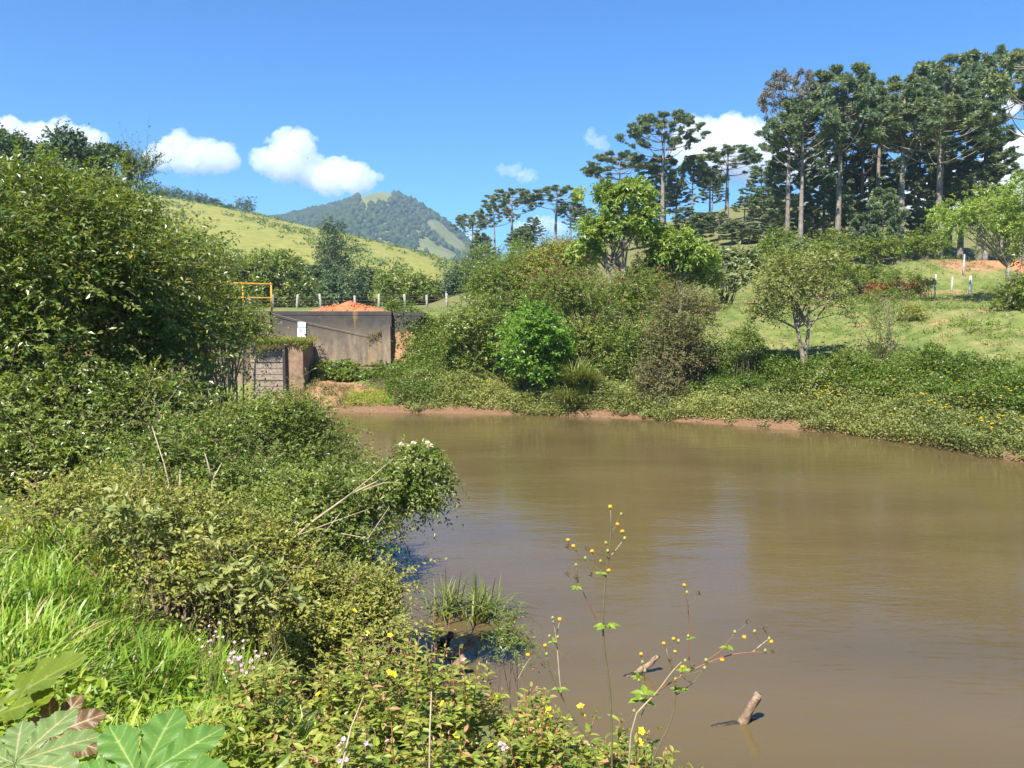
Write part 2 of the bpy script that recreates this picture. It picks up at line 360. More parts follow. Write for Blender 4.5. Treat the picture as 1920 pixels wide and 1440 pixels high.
def terrain(x, y):
    x = np.asarray(x, float); y = np.asarray(y, float); sh = x.shape
    P = np.stack([x.ravel(), y.ravel()], 1)
    dn, df = segdist(P, NEAR), segdist(P, FAR); ins = inside(P)
    x, y = P[:, 0], P[:, 1]
    wob = noise2(x * .8, y * .8, 1)
    zn = np.interp(dn + .25 * wob, [0, .25, 1.5, 3, 5, 8, 20], [0, .22, .75, 1.55, 2.3, 2.5, 2.9]) + .06 * noise2(x * 2, y * 2, 2) * np.clip(dn, 0, 1)
    zf = np.interp(df + .3 * wob, [0, .3, .8, 2.2, 4.2, 8, 14, 20, 32], [0, .08, .30, .8, 1.5, 2.6, 3.8, 4.1, 4.3]) + .10 * noise2(x * .9, y * .9, 3) * np.clip(df - .5, 0, 1)
    # platform behind the weir wall
    wx = sstep(-.3, -3.2, x); soft = sstep(-5.1, -3.4, x)
    y0 = 36.12 - 2.2 * soft; y1 = 36.3 + 1.6 * soft
    zf = zf + (.13 * noise2(x * 2.1, y * 2.1, 12) + .10 * noise2(x * .8 + 3, y * .8, 13)) * sstep(3, 6, df) * (1 - sstep(60, 75, y))
    zf = zf + (3.76 + .03 * noise2(x, y, 4) - zf) * wx * sstep(y0, y1, y)
    # hill under the araucarias
    a = x / np.maximum(y, 1); Dc = 150 + 40 * sstep(.25, -.05, a)
    zc = CAMZ + (570 - np.interp(a, CR_A, CR_PY)) / FPX * Dc
    s = (y - 56) / (Dc - 56)
    rise = np.where(s < 1, np.clip(s, 0, 1) ** 1.15, 1 - .35 * np.clip(s - 1, 0, 2))
    hill = np.maximum(zc - 4.2, 0) * rise * np.clip((y - 56) / 20, 0, 1) * (y > 56)
    zf = zf + hill * (1 + .03 * noise2(x * .15, y * .15, 5))
    zf = zf + 2.7 * np.exp(-(((x - 30) / 6.5) ** 2 + ((y - 59) / 6.0) ** 2)) + .5 * np.exp(-(((x - 25) / 5) ** 2 + ((y - 62) / 5.0) ** 2))
    far_side = df < dn
    z = np.where(far_side, zf, zn)
    z = np.where(ins, -np.minimum(1.4, .35 * np.minimum(dn, df)), z)
    return z.reshape(sh)
def gz(x, y): return float(terrain(np.array([x]), np.array([y]))[0])
def gpt(px, D):                     # the ground point under a photo column at depth D
    x = (px - 960) / FPX * D; z = gz(x, D)
    for _ in range(3):
        py = 570 + (CAMZ - z) / D * FPX; x = at(px, py, D)[0]; z = gz(x, D)
    return np.array([x, D, z])

def axis(spec):
    o = []
    for a, b, s in spec: o += list(np.arange(a, b, s))
    return np.array(o)
gx = axis([(-1600, -400, 150), (-400, -100, 30), (-100, -40, 6), (-40, -14, .8), (-14, 22, .2), (22, 40, .6), (40, 120, 4), (120, 400, 20), (400, 1601, 150)])
gy = axis([(-300, -60, 40), (-60, -8, 5), (-8, 0, .6), (0, 12, .16), (12, 38, .2), (38, 70, .6), (70, 200, 3), (200, 500, 20), (500, 2101, 100)])
XX, YY = np.meshgrid(gx, gy); ZZ = terrain(XX, YY)
nx, ny = len(gx), len(gy)
I = np.arange(nx * ny).reshape(ny, nx)
gm = MB(); gm.add(np.stack([XX, YY, ZZ], -1).reshape(-1, 3), quads(np.stack([I[:-1, :-1], I[:-1, 1:], I[1:, 1:], I[1:, :-1]], -1)))
gme = gm.mesh('ground', M['ground'], True)
Pf = np.stack([XX.ravel(), YY.ravel()], 1); dnf, dff = segdist(Pf, NEAR), segdist(Pf, FAR)
def blob(px, D, rx, ry):
    c = gpt(px, D); return np.exp(-(((Pf[:, 0] - c[0]) / rx) ** 2 + ((Pf[:, 1] - c[1]) / ry) ** 2))
soil = np.zeros(len(Pf))
for px, D, rx, ry, k in [(615, 34.3, 1.0, 1.4, 1.1), (560, 33.3, 2.2, 1.2, 1.0), (640, 33.0, 1.6, .8, .8), (690, 33.4, 1.4, .9, .9), (600, 33.8, 2.4, 1.6, .95), (745, 33.6, .35, .5, 1), (755, 36.2, .5, .6, 1), (1415, 52, 2.2, 1.6, 1.1), (1460, 52, 1.6, 1.2, .9), (1810, 57.2, 2.8, 2.8, .85), (1770, 52, 3.0, 1.2, .6), (1650, 52, 2, 1.5, .7), (1850, 38, 1.4, .7, .6), (1760, 36, 1.4, .7, .55), (1620, 37, 1.4, .6, .55), (1270, 31.6, .7, .6, .8), (690, 36.8, 2.2, .5, .8)]:
    soil = np.maximum(soil, k * blob(px, D, rx, ry))
mud = np.maximum(1.0 - np.minimum(dnf, dff) / 1.1, 0) * (1 - 0) + inside(Pf)
lit = .95 * np.exp(-(((Pf[:, 0] + 1.25) / .7) ** 2 + ((Pf[:, 1] - 2.35) / .8) ** 2)) + .55 * (dnf < dff) * (Pf[:, 1] < 5) * np.clip((Pf[:, 0] + 1.0) / .5, 0, 1)
dry = sstep(58, 80, Pf[:, 1]) * .85
for nm, v in (('dry', dry), ('soil', soil), ('mud', np.clip(mud, 0, 1)), ('litter', np.clip(lit, 0, 1))):
    a_ = gme.attributes.new(nm, 'FLOAT', 'POINT'); a_.data.foreach_set('value', v.astype(np.float32))
tag(link('ground', gme), 'sloping river banks with grass, red soil and muddy edge', kind='structure')

wm = MB(); wp = np.array([(x, y) for x, y in NEAR[:-1]] + FAR[1:-1])
wm2 = MB(); xs = np.arange(-62, 62, 2.0); ys = np.arange(-30, 60, 2.0); WX, WY = np.meshgrid(xs, ys); J = np.arange(WX.size).reshape(WX.shape)
wm2.add(np.stack([WX, WY, WX * 0], -1).reshape(-1, 3), quads(np.stack([J[:-1, :-1], J[:-1, 1:], J[1:, 1:], J[1:, :-1]], -1)))
tag(link('water', wm2.mesh('water', M['water'], True)), 'brown muddy river water with soft ripples', kind='structure')

# pasture hill across the valley
HR_PX = np.array([-900, -500, -100, 100, 270, 330, 400, 450, 490, 560, 640, 700, 760, 820, 860, 890, 930, 1000])
HR_PY = np.array([420, 360, 340, 350, 380, 389, 400, 408, 416, 431, 447, 460, 473, 487, 499, 512, 535, 575])
def ridge(px):
    D = np.interp(px, [-900, 270, 890, 1000], [430, 360, 270, 250]); return D, CAMZ + (570 - np.interp(px, HR_PX, HR_PY)) / FPX * D
pxs = np.linspace(-900, 1000, 200); ss = np.concatenate([np.linspace(-.1, 1, 60), np.linspace(1.03, 1.8, 16)])
PX, SS = np.meshgrid(pxs, ss); RD, RZ = ridge(PX)
D_ = 135 + (RD - 135) * SS
prof = np.where(SS < 1, np.sin(np.clip(SS, 0, 1) * math.pi / 2) ** 1.15, 1 - 1.2 * (SS - 1) ** 1.5)
Hx = (PX - 960) / FPX * D_
Hz = 3.3 + (RZ - 3.3) * prof + .5 * noise2(Hx * .05, D_ * .05, 7) * np.clip(SS, 0, 1)
Hz = np.where(SS < 0, 3.3 + SS * 20, Hz)
I = np.arange(PX.size).reshape(PX.shape); hm = MB()
hm.add(np.stack([Hx, D_, Hz], -1).reshape(-1, 3), quads(np.stack([I[:-1, :-1], I[:-1, 1:], I[1:, 1:], I[1:, :-1]], -1)))
tag(link('hill', hm.mesh('hill', M['pasture'], True)), 'smooth yellow-green pasture hillside sloping down to the right', kind='structure')
def hill_pt(px, s):
    D, z = ridge(px); d = 135 + (D - 135) * s
    return np.array([(px - 960) / FPX * d, d, 3.3 + (z - 3.3) * math.sin(min(s, 1) * math.pi / 2) ** 1.15])

rq = np.random.RandomState(31); n = 7000; q1 = rq.uniform(200, 960, n); q2 = rq.uniform(.05, .99, n); Dq, Zq = ridge(q1); dq = 135 + (Dq - 135) * q2
keep = noise2(q1 * .03, q2 * 14, 44) + .6 * noise2(q1 * .11, q2 * 40, 45) > .15; q1, q2, Zq, dq = q1[keep], q2[keep], Zq[keep], dq[keep]
hp_ = np.stack([(q1 - 960) / FPX * dq, dq, 3.3 + (Zq - 3.3) * np.sin(q2 * math.pi / 2) ** 1.15], 1); n = len(hp_); m = MB()
V, F, k = leaves(np.repeat(hp_, 3, 0) + rq.normal(size=(n * 3, 3)) * [.5, .5, 0], rdir(rq, n * 3) * [1, .6, .2] + [0, 0, .55], rdir(rq, n * 3) + [0, -1, .8], rq.uniform(.5, 1.1, n * 3), rq.uniform(.3, .6, n * 3)); m.add(V, F, np.repeat(rq.uniform(0, .8, n * 3), k))
tag(link('pasture_tufts', m.mesh('pasture_tufts', M['slope'])), 'coarse grass tufts dotted over the pasture hillside', 'grass', kind='stuff')

# forested mountain
MR_PX = np.array([100, 300, 420, 505, 560, 600, 650, 690, 720, 750, 775, 800, 824, 856, 881, 892, 910, 960, 1100])
MR_PY = np.array([500, 455, 430, 419, 406, 396, 386, 369, 362, 369, 379, 394, 409, 434, 457, 474, 492, 520, 550])
MD = 1250.0
def crest(x): return CAMZ + (570 - np.interp(x / MD * FPX + 960, MR_PX, MR_PY)) / FPX * MD
mx_ = np.linspace(-650, 110, 150); my_ = np.concatenate([np.linspace(760, 1250, 70), np.linspace(1260, 1600, 20)])
X2, Y2 = np.meshgrid(mx_, my_)
def mount(x, y):
    f = np.where(y < MD, 1 - np.clip((MD - y) / 480, 0, 1) ** 1.25, 1 - np.clip((y - MD) / 330, 0, 1) ** 1.4)
    return crest(x) * f + 4.0 * noise2(x * .012, y * .012, 9) * np.clip(f * 2, 0, 1) * np.clip((MD - y) / 60, 0, 1) - 1
Z2 = mount(X2, Y2); I = np.arange(X2.size).reshape(X2.shape); mm = MB()
mm.add(np.stack([X2, Y2, Z2], -1).reshape(-1, 3), quads(np.stack([I[:-1, :-1], I[:-1, 1:], I[1:, 1:], I[1:, :-1]], -1)))
tag(link('mountain', mm.mesh('mountain', M['mountain'], True)), 'distant peaked mountain with grassy clearings', kind='structure')
r = np.random.RandomState(5)
N = 11000; fx = r.uniform(-640, 100, N); fy = MD - 440 * r.uniform(-.05, 1, N) ** 1.2; fz = mount(fx, fy)
ppx = fx / fy * FPX + 960; ppy = 570 - (fz - CAMZ) / fy * FPX
def seg_in(a, b, wdt): # distance of pixel points to a segment
    a, b = np.array(a, float), np.array(b, float); d = b - a; P = np.stack([ppx, ppy], 1); t = np.clip(((P - a) @ d) / (d @ d), 0, 1)
    return np.hypot(*(P - a - t[:, None] * d).T) < wdt
clear = seg_in((688, 378), (730, 372), 11) | seg_in((793, 470), (800, 455), 9) | seg_in((800, 482), (845, 484), 6) | seg_in((812, 425), (868, 470), 12) | seg_in((800, 462), (850, 482), 9) | ((fz < 14))
keep = ~clear & (fz > 3)
fx, fy, fz = fx[keep], fy[keep], fz[keep]; n = len(fx)
Vi, Ti = ICO1; s = r.uniform(2.2, 4.8, n)[:, None, None]
V = Vi[None] * s * (1 + .28 * r.normal(size=(n, len(Vi), 1))) * np.array([1, 1, 1.05]) + np.stack([fx, fy, fz + 1.8], 1)[:, None]
fm = MB(); fm.add(V.reshape(-1, 3), (np.arange(n)[:, None, None] * len(Vi) + Ti[None]).reshape(-1, 3), np.repeat(r.uniform(0, .9, n), len(Vi)))
tag(link('forest', fm.mesh('forest', M['forest'], True)), 'dense dark forest covering the distant mountain', kind='stuff')

# ------------------------------------------------------------------ plant generators
def foliage(mb, r, ells, n_cl, tw, lv, tlen, ll, lw, up=.35, droop=.35, shell=.55, kind='kite', spread=.9, cl_r=.22, flat=0., tdist=(0, 1), minz=None):
    """leafy twigs in clumps over ellipsoids; returns clump centres and twig curves"""
    ells = [(np.array(c, float), np.array(rd, float)) for c, rd in ells]
    wt = np.array([rd[0] * rd[2] + rd[0] * rd[1] for _, rd in ells]); wt /= wt.sum()
    k = r.choice(len(ells), n_cl, p=wt)
    Cc = np.array([ells[i][0] for i in k]); Rd = np.array([ells[i][1] for i in k])
    d = rdir(r, n_cl); d[:, 2] = np.where(d[:, 2] < -.35, -d[:, 2], d[:, 2])
    rad = shell + (1 - shell) * r.uniform(0, 1, n_cl) ** .6
    cc = Cc + d * Rd * rad[:, None]
    outc = nrm(d / Rd)
    cs = r.uniform(.6, 1.3, n_cl) * cl_r * Rd.mean(1)
    ctint = r.uniform(tdist[0], tdist[1], n_cl)
    m = n_cl * tw; ci = np.repeat(np.arange(n_cl), tw)
    off = r.normal(size=(m, 3)) * cs[ci][:, None] * np.array([1, 1, 1 - flat])
    P0 = cc[ci] + off * .75
    td = nrm(outc[ci] * .7 + nrm(off) * .55 + np.array([0, 0, up]) + r.normal(size=(m, 3)) * .45)
    L = tlen * r.uniform(.55, 1.35, m) * np.where(r.uniform(size=m) < .06, 2.1, 1)
    if minz is not None: P0[:, 2] = np.maximum(P0[:, 2], minz + .02)
    t = (np.arange(lv) + .5) / lv
    t = np.clip(t[None] + r.uniform(-.3, .3, (m, lv)) / lv, 0.02, 1)
    g = np.array([0, 0, -1.0])
    P = P0[:, None] + td[:, None] * (L[:, None] * t)[..., None] + g * ((L * droop)[:, None] * t ** 2)[..., None]
    tg = nrm(td[:, None] + g * (2 * droop * t)[..., None])
    side = nrm(np.cross(tg, r.normal(size=(m, lv, 3)) * .5 + np.array([0, 0, 1.0])))
    sg = np.where((np.arange(lv) % 2)[None, :, None] == 0, 1, -1)
    ld = nrm(tg * (1.1 - spread * .5) + side * sg * spread + r.normal(size=(m, lv, 3)) * .3)
    nn = nrm(np.array([0, 0, 1.0]) * .9 + outc[ci][:, None] * .35 + r.normal(size=(m, lv, 3)) * .42)
    lsz = r.uniform(.65, 1.25, (m, lv)); tint = np.clip(ctint[ci][:, None] * .55 + r.uniform(0, .5, (m, lv)), 0, 1)
    V, F, kk = leaves(P.reshape(-1, 3), ld.reshape(-1, 3), nn.reshape(-1, 3), (ll * lsz).ravel(), (lw * lsz).ravel(), kind)
    if minz is not None: V[:, 2] = np.maximum(V[:, 2], minz)
    mb.add(V, F, np.repeat(tint.ravel(), kk))
    return cc, cs, P0, td, L, droop
def twig_curves(mb, r, tw, every, rad, n=3):
    cc, cs, P0, td, L, droop = tw
    idx = np.arange(0, len(P0), every); t = np.linspace(-.15, .92, 4)
    P = P0[idx][:, None] + td[idx][:, None] * (L[idx][:, None] * t)[..., None] + np.array([0, 0, -1.0]) * ((L[idx] * droop)[:, None] * t ** 2)[..., None]
    mb.add(*tubes(P, np.broadcast_to(rad * np.linspace(1, .4, 4), (len(idx), 4)), n, False))
def limbs(mb, r, base, cc, rad, n=4, k=6, wob=.12, sprd=.15):
    b = np.asarray(base) + r.normal(size=(len(cc), 3)) * np.array([sprd, sprd, 0])
    ln = np.linalg.norm(cc - b, axis=1, keepdims=True)
    mid = b * .5 + cc * .5 + r.normal(size=cc.shape) * wob * ln; mid[:, 2] += .12 * ln[:, 0]
    mid[:, :2] = b[:, :2] + (mid[:, :2] - b[:, :2]) * .75
    P = bez(b, mid, cc, k)
    mb.add(*tubes(P, rad * np.linspace(1, .25, k)[None] * r.uniform(.6, 1.2, (len(cc), 1)), n, False))
def pix_ell(D, e):
    out = []
    for px, py, rx, ry, *q in e:
        dD = q[0] if q else 0; dep = q[1] if len(q) > 1 else rx / FPX * D
        out.append((at(px, py, D + dD), np.array([rx / FPX * D, dep, ry / FPX * D])))
    return out
def shrub(name, label, cat, seed, px, D, e, mat, n_cl=60, tw=14, lv=9, tlen=.5, ll=.09, lw=.045, stem='twig', rad=.02, every=6, trad=.004, nlimb=26, group=None, sprd=.25, base=None, crown='foliage', wob=.12, extra=None, bare=0, **kw):
    r = np.random.RandomState(seed)
    b = gpt(px, D) if base is None else np.array(base, float)
    t = thing(name, label, cat, b, group)
    lm, tm = MB(), MB()
    T = foliage(lm, r, pix_ell(D, e), n_cl, tw, lv, tlen, ll, lw, **kw)
    limbs(tm, r, b - np.array([0, 0, .1]), T[0][r.permutation(n_cl)[:nlimb]], rad, sprd=sprd, wob=wob)
    tm.add(ICO2[0] * [sprd * 2 + rad, sprd * 2 + rad, .10] + b - [0, 0, .12], ICO2[1])     # the root crown the stems grow from
    if every: tq = MB(); twig_curves(tq, r, T, every, trad); link('twigs', tq.mesh('twigs', M[stem], True, b), t)['kind'] = 'stuff'
    if bare:
        qm = MB(); ii = r.choice(n_cl, bare); e = T[0][ii]; cen = T[0].mean(0); e = e + (e - cen) * r.uniform(.05, .35, (bare, 1)) + [0, 0, .12]
        st = b + (e - b) * [.35, .35, .25]; P = bez(st, (st + e) / 2 + r.normal(size=e.shape) * .08, e, 6); qm.add(*tubes(P, np.broadcast_to(np.linspace(.008, .003, 6), (bare, 6)) * r.uniform(.6, 1.2, (bare, 1)), 4, False))
        f0 = P[:, 3]; f1 = f0 + (e - f0) * .8 + r.normal(size=e.shape) * .12; qm.add(*tubes(bez(f0, (f0 + f1) / 2, f1, 4), np.broadcast_to(np.linspace(.004, .002, 4), (bare, 4)), 3, False))
        link('bare_twigs', qm.mesh('bare_twigs', M['cane'], True, b), t)['kind'] = 'stuff'
    link('stems', tm.mesh('stems', M[stem], True, b), t)
    link(crown, lm.mesh(crown, M[mat], False, b), t)
    if extra: extra(r, t, T, b)
    return t, T, b
def flowers_on(r, t, T, b, n, mat, size, name='blossom', petals=5):
    mb = MB(); cc = T[2][r.choice(len(T[2]), n)] + T[3][:n] * 0
    idx = r.choice(len(T[2]), n); p = T[2][idx] + T[3][idx] * T[4][idx][:, None] * .95; p[:, 2] += .02
    for q in range(petals):
        a = 2 * math.pi * q / petals + r.uniform(0, .3, n)
        d = np.stack([np.cos(a), np.sin(a), np.full(n, .35)], 1)
        if name == 'seed_pods': d = d * [.35, .35, 0] + [0, 0, -1] + r.normal(size=(n, 3)) * .25
        V, F, k = leaves(p, d, rdir(r, n) if name == 'seed_pods' else np.tile([0, 0, 1.0], (n, 1)), size * r.uniform(.6, 1.2, n), size * (.28 if name == 'seed_pods' else .8), 'kite', .05); mb.add(V, F, r.uniform(.2, .9))
    link(name, mb.mesh(name, M[mat], False, b), t)['kind'] = 'stuff'

# ------------------------------------------------------------------ araucarias
def araucaria_mesh(seed, H, cb, spread, style, nwh=9, dry=False):
    r = np.random.RandomState(seed); tr, br, nd = MB(), MB(), MB()
    lean = r.normal(size=2) * .012 * H
    K = 12; tt = np.linspace(0, 1, K)
    tp = np.stack([lean[0] * tt ** 2 + .05 * np.sin(tt * 5 + seed), lean[1] * tt ** 2, tt * H * .97 - .4], 1)
    r0 = .017 * H + .05
    tr.add(*tubes(tp, r0 * (1.0 - .72 * tt) * (1 + .35 * np.exp(-tt * 14)), 9))
    def trunk_at(z): f = np.clip((z + .4) / (H * .97), 0, 1); return np.stack([np.interp(f, tt, tp[:, 0]), np.interp(f, tt, tp[:, 1]), z], -1)
    tuft_c, tuft_r = [], []
    for i in range(nwh):
        f = i / max(nwh - 1, 1); z = H * (cb + (.95 - cb) * f ** .85)
        nb = r.randint(6, 9) if style != 'tiers' else r.randint(5, 8); a0 = r.uniform(0, 6.28)
        for j in range(nb):
            a = a0 + j * 2 * math.pi / nb + r.uniform(-.25, .25)
            if style == 'umbrella':
                ln = spread * (1.0 - .55 * f ** 1.5) * r.uniform(.72, 1.08); zt = H * (1 - .015) - (1 - f) * H * (1 - cb) * .36 - .25 * r.uniform(0, 1) - .08 * spread * (ln / spread) ** 2
                midz = z + (zt - z) * .12 - .05 * ln
            elif style == 'tiers':
                ln = spread * (1.0 - .68 * f) * r.uniform(.7, 1.1); zt = z + .22 * ln + r.uniform(-.2, .3); midz = z - .10 * ln
            else:  # column
                ln = spread * (.75 + .35 * math.sin(f * 3.1)) * (1 - .35 * f) * r.uniform(.6, 1.1); zt = z + .30 * ln + r.uniform(-.3, .3); midz = z - .08 * ln
            if r.uniform() < (.12 if style == 'umbrella' else .06): continue
            p0 = trunk_at(np.array(z)); tip = np.array([p0[0] + math.cos(a) * ln, p0[1] + math.sin(a) * ln, zt])
            mid = np.array([p0[0] + math.cos(a) * ln * .62, p0[1] + math.sin(a) * ln * .62, midz])
            P = bez(p0, mid, tip, 7)
            br.add(*tubes(P, (.028 + .006 * ln) * np.linspace(1.2, .45, 7), 4))
            tuft_c.append(tip); tuft_r.append(r.uniform(.42, .66))
            nsub = int(5 + ln * .8) if not dry else 2
            for q in range(nsub):
                u = r.uniform(.62, .99) if style == 'umbrella' else r.uniform(.38, .98)
                c0 = (1 - u) ** 2 * p0 + 2 * u * (1 - u) * mid + u * u * tip
                a2 = a + r.uniform(-1.2, 1.2); l2 = r.uniform(.3, .95) * (.4 + .13 * ln)
                c1 = c0 + np.array([math.cos(a2) * l2, math.sin(a2) * l2, r.uniform(.1, .45)])
                br.add(*tubes(bez(c0, (c0 + c1) / 2 - np.array([0, 0, .08]), c1, 3), np.array([.02, .016, .012]), 3, False))
                tuft_c.append(c1); tuft_r.append(r.uniform(.32, .56))
    tuft_c.append(tp[-1] + [0, 0, .2]); tuft_r.append(.6)
    c = np.array(tuft_c); rt = np.array(tuft_r); n = len(c); K = 85 if not dry else 55
    d = rdir(r, n * K).reshape(n, K, 3); d[..., 2] = d[..., 2] * .8 + .15; d = nrm(d) * np.array([1, 1, .78])
    rr = rt[:, None] * r.uniform(.7, 1.12, (n, K))
    a = c[:, None] + d * rr[..., None] * .12; bq = c[:, None] + d * rr[..., None]
    s = nrm(np.cross(d, r.normal(size=(n, K, 3)))) * (rt[:, None, None] * .085)
    m_ = c[:, None] + d * rr[..., None] * .62
    V = np.stack([a, m_ + s, bq, m_ - s], 2).reshape(-1, 3)
    F = (np.arange(n * K)[:, None, None] * 4 + np.array([[0, 1, 2], [0, 2, 3]])[None]).reshape(-1, 3)
    ti = np.clip(r.uniform(0, .6, n)[:, None] + r.uniform(0, .45, (n, K)), 0, 1)
    nd.add(V, F, np.repeat(ti.ravel(), 4))
    return (tr.mesh('trunk', M['bark_arau'], True), br.mesh('branches', M['bark_arau'], True), nd.mesh('crown', M['arau_dry' if dry else 'arau'], False), H, spread)
AV = [araucaria_mesh(11, 16, .66, 5.0, 'umbrella', 6), araucaria_mesh(12, 16, .58, 4.4, 'umbrella', 8), araucaria_mesh(13, 16, .42, 4.3, 'tiers', 10),
      araucaria_mesh(14, 16, .30, 3.6, 'column', 12), araucaria_mesh(15, 16, .50, 4.6, 'tiers', 8), araucaria_mesh(16, 9, .22, 2.4, 'column', 8),
      araucaria_mesh(17, 16, .62, 4.2, 'umbrella', 7, True)]
ra = np.random.RandomState(77)
def araucaria(px, D, top, width, v, label, group='araucaria pines on the hillside'):
    b = gpt(px, D); H = at(px, top, D)[2] - b[2]; tr, br, nd, h0, s0 = AV[v]
    t = thing('araucaria_tree', label, 'tree', b, group); t.rotation_euler = (0, 0, ra.uniform(0, 6.28))
    sc = (width / FPX * D / 2) / (s0 + .35)
    for nm, me in (('trunk', tr), ('branches', br), ('crown', nd)):
        o = link(nm, me, t); o.scale = (sc, sc, H / h0)
    return t
G1, G2, G3 = 'araucarias in the far row', 'araucarias in the middle of the slope', 'araucarias in the tall grove'
for a in [
    (885, 172, 404, 96, 0, 'small flat-topped araucaria standing furthest left in the row, in front of the mountain edge', G1),
    (928, 160, 384, 88, 0, 'araucaria with thin trunk second from the left end of the row', G1),
    (960, 150, 357, 116, 0, 'wide umbrella araucaria left of the gap of sky in the row', G1),
    (1041, 150, 351, 118, 0, 'wide umbrella araucaria just left of the pale leafy tree', G1),
    (1000, 168, 408, 56, 4, 'small low araucaria filling the gap between two umbrella crowns', G1),
    (905, 150, 440, 50, 5, 'short bushy young araucaria below the leftmost flat crown', G1),
    (975, 140, 430, 60, 5, 'short dark young araucaria below the row of flat crowns', G1),
    (1165, 122, 290, 165, 0, 'broad flat araucaria directly behind the pale leafy tree', G2),
    (1241, 115, 215, 172, 0, 'tallest lone araucaria with umbrella crown against the white cloud', G2),
    (1246, 122, 292, 80, 3, 'dark columnar araucaria beneath the tallest umbrella crown', G2),
    (1297, 118, 292, 62, 1, 'thin narrow araucaria between the tall umbrella and the rounded crown', G2),
    (1362, 116, 279, 160, 0, 'araucaria with broad domed crown in front of the big cloud', G2),
    (1335, 126, 338, 70, 4, 'half-hidden araucaria low beneath the domed crown', G2),
    (1395, 112, 368, 62, 4, 'young araucaria alone on the grassy slope below the cloud', G2),
    (1372, 98, 416, 60, 5, 'small bushy araucaria low on the slope beside white-leaved shrub', G2),
    (1312, 104, 400, 66, 5, 'small dark araucaria on the slope behind second pale tree', G2),
    (1210, 130, 360, 70, 4, 'dim araucaria behind the pale tree at its right', G2),
    (1432, 102, 352, 80, 3, 'dark araucaria at the foot of the grove left edge', G2),
    (1268, 126, 335, 84, 4, 'hazy layered araucaria right of the tallest umbrella trunk', G2),
    (1330, 120, 318, 74, 1, 'araucaria squeezed between the narrow one and the domed crown', G2),
    (1425, 108, 318, 90, 4, 'layered araucaria between the domed crown and the tall grove', G2),
    (1283, 108, 388, 60, 3, 'dark short araucaria below the narrow one', G2),
    (1348, 104, 398, 66, 4, 'low spreading araucaria below the domed crown on its left', G2),
    (1192, 112, 392, 74, 3, 'dark araucaria peeping out at the right of the pale leafy crown', G2),
    (1226, 106, 420, 66, 5, 'small bushy araucaria low beside the pale leafy crown', G2),
    (1455, 98, 398, 64, 5, 'young araucaria at the grove left foot on the slope', G2),
    (1405, 96, 428, 52, 5, 'smallest young araucaria on the slope below the cloud', G2),
    (1095, 140, 392, 90, 4, 'dim araucaria behind the pale leafy crown on its left', G2),
    (1070, 150, 380, 70, 1, 'thin araucaria just right of the wide umbrella of the row', G1),
    (985, 150, 424, 62, 3, 'dark araucaria under the middle umbrella of the row', G1),
    (1500, 78, 190, 160, 1, 'pale-trunked araucaria at the left end of the tall grove', G3),
    (1474, 80, 132, 140, 6, 'half-dead araucaria with sparse grey-brown branches on the grove left edge', G3),
    (1472, 84, 240, 110, 3, 'dark leafy araucaria leaning out low on the grove left side', G3),
    (1568, 80, 130, 190, 1, 'tall araucaria with rounded top second from the grove left end', G3),
    (1612, 90, 215, 130, 1, 'dark column araucaria in the middle back of the grove', G3),
    (1640, 86, 156, 180, 0, 'tall araucaria behind the bright bare trunk', G3),
    (1686, 77, 165, 215, 1, 'araucaria with long bright bare trunk in the middle of the grove', G3),
    (1718, 88, 255, 130, 4, 'dark araucaria right of the bright bare trunk', G3),
    (1757, 80, 112, 200, 1, 'araucaria with pointed highest tuft in the right half of the grove', G3),
    (1757, 74, 195, 260, 0, 'wide layered araucaria with flat lower tier on the grove right side', G3),
    (1800, 84, 205, 170, 2, 'araucaria with stacked tiers at the right of the grove', G3),
    (1835, 82, 104, 210, 0, 'tall flat-topped araucaria near the grove right end', G3),
    (1912, 66, 104, 220, 0, 'araucaria with open drooping branches cut by the right picture edge', G3),
    (1542, 84, 330, 90, 3, 'shaded young araucaria between the two left trunks of the grove', G3),
    (1652, 76, 362, 84, 5, 'young bushy araucaria lit green below the grove crowns', G3),
    (1600, 82, 372, 76, 5, 'young dark araucaria under the grove left half', G3),
    (1735, 80, 380, 84, 5, 'young dark araucaria under the grove right half', G3),
    (1508, 88, 400, 70, 5, 'low bushy araucaria at the grove left foot', G3),
    (1580, 94, 290, 110, 3, 'shadowed araucaria deep inside the grove left half', G3),
    (1780, 92, 300, 120, 3, 'shadowed araucaria deep inside the grove right half', G3),
    (1545, 92, 250, 120, 2, 'dim layered araucaria behind the second trunk of the grove', G3),
    (1735, 90, 250, 130, 2, 'dim layered araucaria between the bright bare trunk and the right tiers', G3),
    (1625, 92, 280, 130, 2, 'dim layered araucaria left of the bright bare trunk', G3),
    (1845, 82, 250, 130, 3, 'dark column araucaria above the light green edge tree', G3),
    (1670, 98, 300, 110, 3, 'shadowed araucaria deep inside the grove centre', G3),
]: araucaria(*a)

